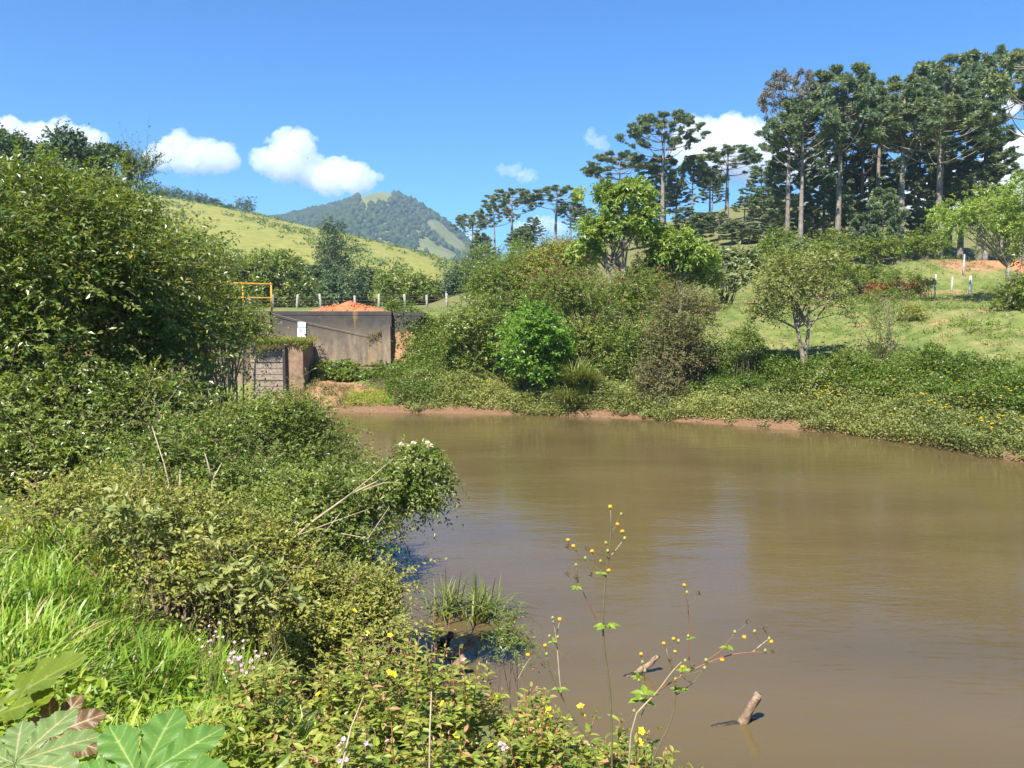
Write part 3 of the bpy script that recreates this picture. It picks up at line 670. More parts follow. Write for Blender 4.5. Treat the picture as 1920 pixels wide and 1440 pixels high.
# ------------------------------------------------------------------ weir wall, pier, handrail, gauge, fence, soil heap
YW = 36.0
wt = thing('concrete_wall', 'long stained grey-black concrete weir wall above the far bank', 'wall', (-7.5, YW, 1.0))
def pbox(name, x0, x1, y0, y1, z0, z1, mat, parent, bv=.02):
    m = MB(); box(m, x0, x1, y0, y1, z0, z1); o = link(name, m.mesh(name, M[mat], False, parent.location), parent)
    if bv: bevel(o, bv)
    return o
pbox('wall_body', -10.15, -5.08, YW, YW + .42, .6, 3.62, 'concrete', wt)
pbox('coping', -10.16, -5.07, YW - .012, YW + .43, 3.622, 3.80, 'concrete', wt)
pbox('wall_body', -14.5, -10.153, YW - .12, YW + .42, .6, 3.60, 'concrete', wt)
pbox('coping', -14.5, -10.163, YW - .135, YW + .43, 3.602, 3.80, 'concrete', wt)
pbox('wall_body', -5.077, -3.9, YW + .25, YW + .55, 2.2, 3.60, 'concrete', wt)
pbox('coping', -5.067, -3.7, YW + .235, YW + .57, 3.602, 3.74, 'concrete', wt)
pbox('ledge', -7.6, -5.09, YW - .34, YW - .003, 1.32, 1.46, 'concrete', wt)
pbox('buttress', -5.45, -5.1, YW - .22, YW - .003, 1.2, 3.2, 'concrete', wt)
pt = thing('concrete_pier', 'squat concrete sluice pier with mossy top in front of the wall', 'pier', (-9.2, 34.4, .2))
pbox('pier_body', -9.05, -8.35, 34.05, YW - .123, .1, 2.58, 'earthy', pt, .09)
pbox('pier_body', -10.6, -9.053, 34.45, YW - .123, .1, 2.62, 'earthy', pt, .05)
for k in range(9):
    pbox('plank', -10.55, -9.12, 34.30 + .015 * (k % 3), 34.447, .30 + k * .245, .30 + k * .245 + .225, 'bark', pt, .012)
pbox('steel_post', -9.14, -9.02, 33.86, 34.04, -.1, 2.55, 'steel', pt, .008)
mo = MB(); r = np.random.RandomState(3); n = 3800
mp_ = np.stack([r.uniform(-10.6, -8.1, n), r.uniform(34.0, 35.8, n), np.full(n, 2.6)], 1)
edge = r.uniform(size=n) < .4; mp_[edge, 1] = r.uniform(33.95, 34.1, edge.sum()); mp_[edge, 2] -= r.uniform(0, 1, edge.sum()) ** 2.2 * .5 * (.5 + .5 * noise2(mp_[edge, 0] * 3, mp_[edge, 0], 33)); mp_[~edge, 2] += r.uniform(0, .12, (~edge).sum()) * np.clip(.5 + .8 * noise2(mp_[~edge, 0] * 3, mp_[~edge, 1] * 2, 34), 0, 1.4)
V, F, k = leaves(mp_, rdir(r, n) + [0, -.2, .5], rdir(r, n) + [0, 0, 1], r.uniform(.08, .2, n), .03); mo.add(V, F, np.repeat(r.uniform(0, .9, n), k))
mo_o = link('moss', mo.mesh('moss', M['olive'], False, pt.location), pt); mo_o['kind'] = 'stuff'

ht = thing('handrail', 'yellow painted tubular handrail on the left end of the wall', 'railing', (-9.9, YW + .25, 3.8))
def rail(name, pts, rad, mat, parent, n=8):
    m = MB(); pts = np.asarray(pts, float); m.add(*tubes(pts, np.full(len(pts), rad), n)); return link(name, m.mesh(name, M[mat], True, parent.location), parent)
zt, zm = at(480, 533, YW + .2)[2], at(480, 559, YW + .2)[2]; yr = YW + .2
xs_ = [at(p, 560, yr)[0] for p in (509, 456, 398, 340)]
for x in xs_: rail('post', [(x, yr, 3.78), (x, yr, zt - .03)], .04, 'ypaint', ht)
rail('top_rail', [(xs_[0] + .05, yr, zt), (xs_[3], yr, zt + .1)], .04, 'ypaint', ht)
rail('middle_rail', [(xs_[0], yr, zm), (xs_[3], yr, zm + .06)], .032, 'ypaint', ht)

gt = thing('water_gauge', 'small white water level gauge boards fixed to the wall', 'gauge', at(566, 620, YW - .1))
gx0, gx1 = at(558, 610, YW - .1)[0], at(573, 610, YW - .1)[0]
def zz(p): return at(566, p, YW - .1)[2]
def gplate(x0, x1, p0, p1, y, mat='gauge'): pbox('board', x0, x1, y - .012, y, zz(p1), zz(p0), mat, gt, .002)
gplate(gx0, gx1, 603.5, 613, YW - .06); gplate(gx0 - .02, gx1 + .0, 614.5, 626, YW - .06)
mB = MB(); z1_, z0_ = zz(626.5), zz(634)
V = [(gx0 - .03, YW - .06, z1_), (gx1 - .08, YW - .06, z1_), (gx1 + .05, YW - .06, z0_), (gx0 - .03, YW - .06, z0_ + .06)]
V = V + [(a, b - .012, c) for a, b, c in V]
mB.add(V, quads([(0, 1, 2, 3), (4, 7, 6, 5), (0, 4, 5, 1), (1, 5, 6, 2), (2, 6, 7, 3), (3, 7, 4, 0)])); link('board', mB.mesh('board', M['gauge'], False, gt.location), gt)
pbox('teal_line', gx0, gx1, YW - .078, YW - .0725, zz(614.3), zz(612.6), 'gauge_teal', gt, 0)
for k in range(6):
    p = 616.5 + k * 1.5; wd = .2 if k % 2 else .12
    pbox('mark', gx0 + .05, gx0 + .05 + wd, YW - .078, YW - .0725, zz(p + .6), zz(p), 'gauge_mark', gt, 0)
pbox('backing_post', gx0 + .1, gx0 + .2, YW - .058, YW - .003, zz(636), zz(604), 'post', gt, .005)
ct = [at(511, 588, YW - .1), at(560, 601, YW - .08), at(630, 617, YW - .06), at(700, 632, YW - .06), at(738, 640, YW - .25)]
m = MB(); m.add(*tubes(np.array(ct), np.full(5, .009), 5)); o = link('cable', m.mesh('cable', M['wire'], True, ct[0]), None, ct[0])
tag(o, 'thin rusty cable sagging diagonally across the concrete wall', 'cable')

ft = thing('wire_fence', 'wire fence with weathered posts beyond the concrete wall', 'fence', (-10, 66, 3.8)); r = np.random.RandomState(8)
pos = []
for p in (470, 512, 557, 602, 666, 711, 760, 801, 838, 880):
    b = gpt(p, 66 + r.uniform(-.4, .4)); pos.append(b); m = MB(); q = r.normal(size=2) * .05; h = r.uniform(.98, 1.12)
    m.add(*tubes(np.array([b - [0, 0, .3], b + [q[0] * .4, 0, h * .5], b + [q[0], q[1], h - .03], b + [q[0], q[1], h]]), np.array([.10, .10, .095, .07]), 7))
    link('fence_post', m.mesh('fence_post', M['post'], True, ft.location), ft)
pos = np.array(pos)
for h in (.35, .62, .88):
    m = MB(); m.add(*tubes(pos + [0, -.1, h], np.full(len(pos), .006), 4)); link('wire', m.mesh('wire', M['wire'], True, ft.location), ft)

hc = at(655, 588, 38.0); hc[2] = 3.72; r = np.random.RandomState(6); m = MB()
u = np.linspace(-1, 1, 60); UX, UY = np.meshgrid(u, np.linspace(-1, 1, 30))
rr_ = np.clip(1 - np.hypot(UX * .97, UY * .97), 0, 1)
hz = .42 * rr_ ** .75 * (1 + .22 * np.exp(-((UX - .05) / .3) ** 2)) * (1 + .14 * noise2(UX * 9, UY * 5, 31)) + .05 * noise2(UX * 22, UY * 9, 30) * (rr_ > .04) - .03
I = np.arange(UX.size).reshape(UX.shape)
m.add(np.stack([UX * 1.95, UY * .9, hz], -1).reshape(-1, 3), quads(np.stack([I[:-1, :-1], I[:-1, 1:], I[1:, 1:], I[1:, :-1]], -1)))
for k in range(160):
    a, q = r.uniform(0, 6.28), r.uniform(.1, 1) ** .6; s = r.uniform(.02, .07); Vi, Ti = ICO1
    zc_ = .5 * max(0, 1 - q) ** .8
    m.add(Vi * s * (1 + .3 * r.normal(size=(len(Vi), 1))) + [math.cos(a) * q * 1.7, math.sin(a) * q * .85, zc_], Ti)
tag(link('soil_heap', m.mesh('soil_heap', M['redsoil'], True), None, hc), 'heap of bright red soil dumped behind the concrete wall', 'soil heap')

# white posts and small house on the right
for px, D, h, lab in [(1752, 50, 1.5, 'tall slim white post at the left of the white posts on the right slope'), (1784, 52, .95, 'short white post between tall posts below the bare earth mound'),
                      (1806, 55, 1.3, 'white post standing against the bare brown earth mound'), (1818, 51, 1.15, 'thick white post nearest the small blue house'), (1372, 50, .55, 'stubby white post beside the silvery shrub at the grass edge')]:
    b = gpt(px, D); m = MB(); th = .085 if 'thick' in lab else .055
    m.add(*tubes(np.array([[0, 0, -.2], [0.01, 0, h * .5], [.02, 0, h - .04], [.02, 0, h]]), np.array([th, th * .95, th * .95, th * .7]), 7))
    tag(link('white_post', m.mesh('white_post', M['whitepost'], True), None, b), lab, 'post', 'white posts on the far slope')
b = gpt(1893, 58); hs = thing('small_house', 'small pale blue house with clay tile roof half hidden by bushes', 'house', b)
z0 = at(1890, 548, 58)[2]; z1 = at(1890, 516, 58)[2]; x0, x1 = at(1856, 530, 58)[0], at(1960, 530, 58)[0]
pbox('wall', x0, x1, 58, 62, min(b[2] - .5, z0 - 1), z1, 'hutwall', hs)
m = MB(); zr = z1 + 1.0
V = [(x0 - .3, 57.5, z1 - .05), (x1 + .3, 57.5, z1 - .05), (x1 + .3, 60, zr), (x0 - .3, 60, zr), (x0 - .3, 62.5, z1 - .05), (x1 + .3, 62.5, z1 - .05)]
V = V + [(a, c, d + .08) for a, c, d in V]
m.add(V, quads([(0, 3, 2, 1), (3, 4, 5, 2), (6, 7, 8, 9), (9, 8, 11, 10), (0, 1, 7, 6), (4, 10, 11, 5), (1, 2, 8, 7), (2, 5, 11, 8), (0, 6, 9, 3), (3, 9, 10, 4)])); link('roof', m.mesh('roof', M['tile'], False, hs.location), hs)
pbox('window', x0 + .9, x0 + 1.6, 57.96, 57.997, z1 - 1.2, z1 - .5, 'steel', hs, 0)

# ------------------------------------------------------------------ background trees and bushes
def tree(name, label, seed, px, D, e, mat, stem='bark', rad=.16, fork=.45, group=None, n_cl=50, tw=14, lv=9, tlen=.7, ll=.16, lw=.07, nlimb=22, trunks=1, cat='tree', every=0, trad=.008, extra=None, lean=0, **kw):
    r = np.random.RandomState(seed); b = gpt(px, D); t = thing(name, label, cat, b, group); lm, tm, bm = MB(), MB(), MB()
    el = pix_ell(D, e); T = foliage(lm, r, el, n_cl, tw, lv, tlen, ll, lw, **kw)
    cen = np.mean([c for c, _ in el], 0)
    tops = []
    for q in range(trunks):
        f = b + (cen - b) * fork; off = np.array([(q - (trunks - 1) / 2) * .45 * (cen[2] - b[2]) * .35 + lean, r.uniform(-.1, .1), 0]); f = f + off
        P = bez(b - [0, 0, .25], b + (f - b) * .5 + np.array([off[0] * -.25, 0, 0]) + r.normal(size=3) * .05, f, 7)
        tm.add(*tubes(P, rad * np.linspace(1.15, .62, 7) * (1 if trunks == 1 else .8), 8)); tops.append(f)
    sel = r.permutation(n_cl)[:nlimb]
    for q, f in enumerate(tops):
        bm = MB(); cc = T[0][sel][q::len(tops)]
        P = bez(np.repeat(f[None] - [0, 0, .1], len(cc), 0), f * .5 + cc * .5 + np.array([0, 0, .12]) * np.linalg.norm(cc - f, axis=1, keepdims=True) + r.normal(size=cc.shape) * .12, cc, 6)
        bm.add(*tubes(P, rad * .5 * np.linspace(1, .18, 6)[None] * r.uniform(.5, 1, (len(cc), 1)), 5, False)); link('limbs', bm.mesh('limbs', M[stem], True, b), t)
    if every: bm = MB(); twig_curves(bm, r, T, every, trad); link('twigs', bm.mesh('twigs', M[stem], True, b), t)['kind'] = 'stuff'
    link('trunk', tm.mesh('trunk', M[stem], True, b), t)
    link('crown', lm.mesh('crown', M[mat], False, b), t)
    if extra: extra(r, t, T, b)
    return t
GB = 'trees in the belt behind the weir wall'
shrub('bamboo_clump', 'feathery dark green bamboo-like clump behind the yellow handrail', 'bamboo', 21, 490, 86, [(470, 540, 58, 50), (525, 530, 46, 50), (430, 535, 44, 50), (552, 560, 34, 34), (490, 575, 70, 26)], 'dark', 170, 20, 10, 1.4, .36, .15, rad=.06, droop=.7, group=None, every=0, nlimb=20, sprd=1.2)
tree('eucalyptus_tree', 'tall loose grey-green eucalyptus rising above the tree belt', 22, 622, 108, [(618, 440, 26, 18), (635, 470, 34, 16), (607, 480, 22, 22), (640, 500, 26, 18), (612, 515, 28, 20), (662, 490, 10, 14)], 'euc', 'bark_pale', .28, .4, n_cl=46, tw=18, lv=8, tlen=1.0, ll=.34, lw=.13, shell=.3, cl_r=.26)
for k, (px, D, e, mt, lab) in enumerate([
    (575, 100, [(575, 545, 26, 36), (590, 525, 14, 18), (578, 575, 28, 20)], 'euc', 'slim grey-green tree between bamboo clump and eucalyptus'),
    (640, 98, [(640, 550, 34, 34), (615, 555, 22, 28), (630, 578, 36, 18)], 'euc', 'rounded grey-green tree at the eucalyptus foot'),
    (690, 102, [(688, 545, 28, 36), (690, 578, 32, 18)], 'euc', 'dark blue-green tree between eucalyptus and round broad tree'),
    (755, 94, [(745, 548, 45, 32), (785, 552, 28, 28), (760, 576, 50, 18)], 'mid', 'broad round green tree behind the red soil heap'),
    (830, 98, [(825, 558, 26, 24), (852, 550, 20, 30), (835, 576, 34, 18)], 'euc', 'dull green tree at the right of the belt'),
    (875, 92, [(872, 545, 26, 42), (900, 530, 22, 34)], 'euc', 'dark tree where the belt meets the bank bushes')]):
    tree('belt_tree', lab, 230 + k, px, D, e, mt, 'bark', .14, .35, GB, n_cl=90, tw=16, lv=8, tlen=.9, ll=.32, lw=.17, cl_r=.22)
GH = 'trees on the pasture ridge'
rt = np.random.RandomState(40)
for px, s, wv, lab in [(297, 1.0, 20, 'pale rounded tree at the upper left of the pasture ridge'), (330, 1.0, 18, 'dark tree second down the pasture ridge'), (352, 1.0, 19, 'dark double-domed tree third down the pasture ridge'),
                  (372, .99, 15, 'dark tree in the middle of the ridge clump'), (390, 1.0, 14, 'spreading thin tree at the end of the ridge clump'), (413, 1.0, 13, 'small lone umbrella tree on the pasture ridge'),
                  (437, 1.0, 9, 'tiny bush on the ridge beside the last dark tree'), (466, 1.0, 20, 'round dark tree last on the ridge above the wooded mountain foot'), (265, 1.0, 24, 'tree on the ridge just right of the left shrubs'), (312, 1.0, 14, 'low dark bush between ridge trees')]:
    p = hill_pt(px, s); r = np.random.RandomState(400 + px); u = wv * 1.9 / FPX * p[1] * .5; lm, tm = MB(), MB()
    T = foliage(lm, r, [(p + [0, 0, u * 1.0], [u, u, u * .7]), (p + [u * .5, 0, u * .7], [u * .7, u * .7, u * .5])], 26, 12, 7, .9, .55, .32, shell=.4, cl_r=.3)
    t = thing('ridge_tree', lab, 'tree', p, GH)
    tm.add(*tubes(np.array([p - [0, 0, .5], p + [0, 0, u * .5], p + [0, 0, u]]), np.array([.3, .25, .15]), 6)); limbs(tm, r, p + [0, 0, u * .3], T[0][:8], .1)
    link('trunk', tm.mesh('trunk', M['bark'], True, p), t); link('crown', lm.mesh('crown', M['euc'], False, p), t)
# far left trees above the shrub wall
GL = 'tall trees beyond the left shrubs'
def lt(seed, px, D, e, lab, **k): tree('tall_tree', lab, seed, px, D, e, 'euc', 'bark', .25, .55, GL, tw=26, lv=8, tlen=.8, ll=.32, lw=.17, shell=.35, cl_r=.24, **k)
lt(51, 10, 74, [(8, 285, 34, 26), (-10, 320, 40, 34)], 'dark tall tree cut by the left picture edge', n_cl=40)
lt(52, 120, 76, [(125, 272, 36, 18), (95, 296, 34, 22), (140, 305, 40, 24), (175, 312, 22, 20), (70, 305, 26, 22), (120, 335, 70, 22)], 'broad dark tall tree with lumpy crown against the left cloud', n_cl=80)
lt(53, 203, 78, [(203, 295, 21, 10), (195, 318, 14, 8)], 'small umbrella-crowned tall tree beside the broad one', n_cl=16)
shrub('slender_shrub', 'upright feathery shrub poking above the left shrub wall', 'shrub', 54, 248, 24, [(250, 340, 28, 36, 0, .4), (262, 325, 22, 22, 0, .3)], 'mid', 18, 9, 12, .55, .10, .035, every=1, trad=.006, nlimb=18, up=.9, droop=.1, shell=.1, group=None)

# ------------------------------------------------------------------ shrubs on the far bank
shrub('flowering_shrub', 'dark green shrub with dull white blossom left of the bright green bush', 'shrub', 61, 895, 34.6, [(900, 610, 52, 46), (880, 650, 46, 44), (930, 650, 36, 50), (905, 690, 52, 26)], 'mid', 90, 15, 9, .45, .11, .06, extra=lambda r, t, T, b: flowers_on(r, t, T, b, 420, 'silver', .06))
shrub('bright_bush', 'vivid green rounded bush on the far bank', 'bush', 62, 1000, 32.8, [(1000, 630, 48, 48), (985, 660, 50, 42), (1030, 665, 32, 40), (1000, 695, 40, 20)], 'vivid', 90, 15, 9, .4, .14, .075, nlimb=14, cl_r=.30)
shrub('pod_shrub', 'feathery green shrub full of reddish brown seed pods in the bank centre', 'shrub', 63, 1110, 36, [(1090, 570, 80, 52), (1150, 600, 84, 60), (1040, 560, 50, 40), (1200, 560, 50, 50), (1120, 660, 90, 40)], 'mid', 230, 18, 12, .5, .10, .042, spread=1.0, droop=.5, rad=.035,
      extra=lambda r, t, T, b: flowers_on(r, t, T, b, 800, 'pods', .17, 'seed_pods', 4))
shrub('grey_brown_shrub', 'grey-brown twiggy shrub with small dull leaves on the far bank', 'shrub', 64, 1275, 32.4, [(1280, 600, 54, 50), (1260, 660, 60, 50), (1300, 690, 40, 40), (1235, 700, 36, 30)], 'brown', 120, 15, 8, .5, .085, .048, every=2, trad=.007, nlimb=50, rad=.025,
      extra=lambda r, t, T, b: flowers_on(r, t, T, b, 900, 'mid', .08, 'green_leaves', 3))
shrub('low_brown_shrub', 'low brownish shrub beside the red earth at the water edge', 'shrub', 65, 1245, 31.2, [(1240, 730, 40, 30), (1215, 700, 26, 20)], 'brown', 30, 12, 8, .35, .08, .045, every=2, trad=.006, nlimb=26)
shrub('understory_shrub', 'shaded dark shrub filling between the bright bush and the grey-brown shrub', 'shrub', 601, 1130, 34.5, [(1120, 660, 80, 50), (1180, 680, 60, 44), (1080, 690, 50, 40), (1150, 710, 70, 26)], 'mid', 110, 15, 9, .45, .11, .06, nlimb=20)
GM = 'feathery shrubs behind the bank bushes'
shrub('feathery_shrub', 'mid green feathery shrub below the mountain end', 'shrub', 66, 950, 46, [(930, 540, 52, 36), (985, 520, 50, 36), (960, 560, 60, 30), (900, 560, 30, 26)], 'mid', 150, 15, 10, .55, .12, .055, group=GM, rad=.03)
shrub('feathery_shrub', 'lighter feathery shrub left of the pale leafy tree trunk', 'shrub', 67, 1050, 45, [(1045, 490, 50, 32), (1020, 520, 44, 32), (1085, 520, 40, 40)], 'olive', 130, 15, 10, .55, .12, .055, group=GM, rad=.03, extra=lambda r, t, T, b: flowers_on(r, t, T, b, 160, 'pods', .14, 'seed_pods', 4))
shrub('feathery_shrub', 'dark feathery shrub in front of the row of flat pines', 'shrub', 68, 905, 60, [(900, 495, 26, 26), (925, 500, 34, 22), (980, 480, 34, 18)], 'dark', 50, 14, 9, .8, .14, .06, group=GM, rad=.03)
shrub('feathery_shrub', 'dark green shrub with seed pods right of the pale leafy tree trunk', 'shrub', 69, 1250, 44, [(1240, 530, 56, 40), (1300, 520, 44, 44), (1200, 540, 30, 30)], 'mid', 150, 15, 10, .55, .12, .055, group=GM, rad=.03, extra=lambda r, t, T, b: flowers_on(r, t, T, b, 240, 'pods', .16, 'seed_pods', 4))
GP = 'pale leafy trees on the far bank'
tree('leafy_tree', 'pale green leafy tree with forked bare trunk above the bank shrubs', 71, 1162, 42, [(1115, 375, 32, 18), (1185, 372, 38, 20), (1150, 360, 20, 12), (1120, 440, 38, 22), (1170, 435, 50, 26), (1205, 415, 30, 18), (1100, 470, 26, 20)], 'pale', 'bark_pale', .17, .5, GP, n_cl=80, tw=20, lv=10, tlen=.40, ll=.22, lw=.09, shell=.45, nlimb=22, cl_r=.3, droop=.55, spread=.8, trunks=2)
tree('leafy_tree', 'lower pale green tree right of the forked pale one', 72, 1275, 42.5, [(1270, 470, 42, 22), (1310, 485, 30, 20), (1240, 450, 24, 16), (1265, 440, 16, 10)], 'pale', 'bark_pale', .11, .5, GP, n_cl=60, tw=18, lv=10, tlen=.42, ll=.22, lw=.09, shell=.4, nlimb=16, cl_r=.3, droop=.55, spread=.8)
tree('leafy_tree', 'light green tree leaning in from the right picture edge', 73, 1900, 46, [(1850, 410, 70, 40), (1900, 390, 60, 50), (1800, 420, 50, 30), (1890, 450, 60, 34), (1940, 430, 60, 50)], 'pale', 'bark', .16, .45, GP, n_cl=110, tw=14, lv=9, tlen=.5, ll=.17, lw=.07, droop=.5)
tree('riverside_tree', 'small V-trunked tree with sparse brownish leaves on the far bank', 74, 1508, 31.4, [(1450, 570, 46, 36), (1500, 540, 60, 44), (1560, 560, 44, 48), (1480, 510, 40, 26), (1540, 500, 40, 24), (1430, 600, 30, 20), (1585, 595, 26, 16), (1460, 540, 60, 50)], 'bank', 'bark_pale', .12, .62, None, n_cl=120, tw=11, lv=8, tlen=.40, ll=.11, lw=.056, shell=.25, nlimb=20, cl_r=.3, trunks=2, every=3, trad=.005,
     extra=lambda r, t, T, b: flowers_on(r, t, T, b, 260, 'mid', .12, 'green_leaves', 3))
shrub('sparse_shrub', 'sparse feathery shrub with thin pale stems right of the V-trunked tree', 'shrub', 75, 1660, 31.8, [(1650, 620, 50, 44), (1690, 650, 42, 44), (1660, 575, 36, 26), (1640, 680, 42, 26)], 'mid', 46, 9, 12, .5, .085, .03, stem='bark_pale', every=2, trad=.005, nlimb=30, rad=.022, shell=.2, spread=1.0)
shrub('dark_shrub', 'large dark green shrub at the right picture edge above its shadow', 'shrub', 76, 1905, 36, [(1915, 560, 40, 30), (1940, 570, 50, 60), (1895, 610, 44, 36), (1960, 480, 50, 40)], 'dark', 90, 14, 9, .45, .13, .065, rad=.035)
shrub('leafy_shrub', 'mid green rounded shrub behind the V-trunked tree crown', 'shrub', 77, 1540, 53, [(1525, 500, 44, 26), (1570, 520, 40, 24), (1500, 525, 30, 20)], 'bright', 50, 14, 8, .5, .17, .085, rad=.03)
shrub('silvery_shrub', 'pale silvery large-leaved shrub right of the lower pale tree', 'shrub', 78, 1360, 49, [(1350, 515, 46, 30), (1385, 500, 30, 24), (1330, 490, 24, 20)], 'silver', 60, 13, 8, .5, .26, .15, rad=.03)
shrub('olive_shrub', 'olive green shrub at the foot of the grove', 'shrub', 79, 1620, 55, [(1610, 530, 46, 18), (1660, 520, 30, 18), (1480, 490, 36, 20)], 'mid', 50, 13, 8, .5, .16, .07, rad=.03)
shrub('whitish_shrub', 'whitish-topped shrub in front of the grove left trunks', 'shrub', 80, 1495, 56, [(1495, 478, 26, 16)], 'silver', 24, 12, 8, .4, .18, .10, rad=.03)
GU = 'dark bushes under the araucaria grove'
for k, (px, D, e, lab) in enumerate([(1470, 74, [(1465, 462, 34, 24), (1440, 478, 24, 16)], 'dark bush under the grove left end'), (1560, 76, [(1560, 470, 40, 26), (1530, 480, 30, 18)], 'dark bush between the two left trunks of the grove'),
        (1640, 75, [(1640, 474, 36, 24)], 'dark bush left of the bright bare trunk'), (1740, 72, [(1735, 466, 34, 20)], 'dark bush right of the bright bare trunk')]):
    shrub('grove_bush', lab, 'bush', 840 + k, px, D, e, 'mid', 44, 14, 8, .7, .22, .11, group=GU, every=0)
shrub('shade_standin', 'low dark green bushes standing in for the shade on the slope below the right edge shrub', 'bush', 850, 1830, 34.5, [(1800, 640, 60, 18, 0, 1.0), (1870, 655, 60, 20, 0, 1.0), (1840, 620, 50, 14, .5, .8)], 'mid', 70, 13, 9, .4, .10, .05, rad=.02)  # dark bushes added in place of a cast shadow on this slope
GSl = 'small bushes scattered on the far slope'
for k, (px, py, D, rx, ry, mt, lab) in enumerate([(1395, 640, 31.5, 26, 18, 'mid', 'small leafy bush left of the V-trunked tree foot'), (1590, 690, 30.4, 36, 22, 'mid', 'green bush between the V-trunked tree and the sparse shrub'), (1735, 690, 30.0, 40, 20, 'bright', 'low green bush right of the sparse shrub'),
        (1570, 585, 41, 20, 12, 'olive', 'small olive bush behind the V-trunked tree crown'), (1715, 600, 37, 22, 22, 'olive', 'thin olive bush left of the dark bushes added for shade'), (1620, 572, 45, 24, 12, 'mid', 'small bush below the rust-red shrubs'), (1850, 700, 28.4, 46, 18, 'bright', 'low leafy bush above the creepers near the right edge')]):
    shrub('slope_bush', lab, 'bush', 860 + k, px, D, [(px, py, rx, ry), (px + rx * .6, py + ry * .4, rx * .6, ry * .7)], mt, 30, 12, 8, .32, .085, .042, group=GSl, rad=.012, nlimb=14, trad=.003)
GR = 'red-leaved shrubs on the slope'
for k, (px, py, D, rx, lab) in enumerate([(1645, 548, 50, 16, 'small rust-red shrub left on the slope line'), (1672, 547, 50.5, 18, 'brightest rust-red shrub in the middle of the slope line'), (1703, 546, 50, 18, 'rust-red shrub beside the brown dry shrub'), (1735, 540, 50, 20, 'brown dry shrub next to the tall white post')]):
    shrub('red_shrub', lab, 'shrub', 810 + k, px, D, [(px, py, rx, 13)], 'red' if k < 3 else 'brown', 16, 10, 8, .35, .15, .06, group=GR)
shrub('green_bush', 'low bright green bush on the slope before the bare mound', 'bush', 82, 1700, 49, [(1695, 525, 28, 12), (1690, 560, 30, 12)], 'bright', 26, 11, 8, .35, .13, .06)
# pampas-like clump
def blades(mb, r, base, n, L, W, spread, droop, tint=(0, .9)):
    a = r.uniform(0, 6.28, n); s = np.abs(r.normal(size=n)) * spread
    d = np.stack([np.cos(a) * s, np.sin(a) * s, np.ones(n)], 1)
    V, F, k = leaves(base + r.normal(size=(n, 3)) * [.08, .08, 0] * (1 if np.ndim(base) == 1 else 1), d, np.stack([-np.cos(a), -np.sin(a), np.full(n, .3)], 1) * -1 + 0, L * r.uniform(.6, 1.2, n), W, 'blade', droop)
    mb.add(V, F, np.repeat(r.uniform(*tint, n), k))
def arching(mb, r, base, n, L, W, out, tint=(0, .9), seg=6, jit=.1, z0=0.):
    a = r.uniform(0, 6.28, n); l = L * r.uniform(.55, 1.15, n); o = out * r.uniform(.4, 1.3, n)
    t = np.linspace(0, 1, seg)
    hx = (o[:, None] * t ** 1.6) * l[:, None]; hzz = l[:, None] * (t - .62 * o[:, None] * t ** 2.4) + z0
    b = np.broadcast_to(base, (n, 3)) + r.normal(size=(n, 3)) * [jit, jit, 0]
    P = b[:, None] + np.stack([np.cos(a)[:, None] * hx, np.sin(a)[:, None] * hx, hzz], -1)
    S = np.stack([-np.sin(a), np.cos(a), np.zeros(n)], 1)[:, None] * (W * np.array([.8, 1, 1, .85, .55, .06]) if seg == 6 else W * np.linspace(1, .06, seg))[None, :, None] * r.uniform(.7, 1.2, (n, 1, 1)) / 2
    V = np.concatenate([P - S, P + S], 1)
    q = np.array([[i, seg + i, seg + i + 1, i + 1] for i in range(seg - 1)])
    F = (np.arange(n)[:, None, None] * 2 * seg + quads(q)[None]).reshape(-1, 3)
    mb.add(V.reshape(-1, 3), F, np.repeat(r.uniform(*tint, n), 2 * seg))
r = np.random.RandomState(83); b = gpt(1082, 31.9); m = MB(); b[2] = max(b[2], .5)
arching(m, r, b + [0, 0, .25], 420, 1.7, .035, .75, (.2, .95)); arching(m, r, b + [-.3, -.5, -.2], 220, 1.2, .03, .9, (.4, 1.0))
arching(m, r, b + [.3, -.1, 0], 120, 1.9, .03, .5, (.2, .9))
t = thing('grass_clump', 'tall arching grass clump drooping to the far waterline', 'grass', b); link('blades', m.mesh('blades', M['slope'], False, b), t)['kind'] = 'stuff'

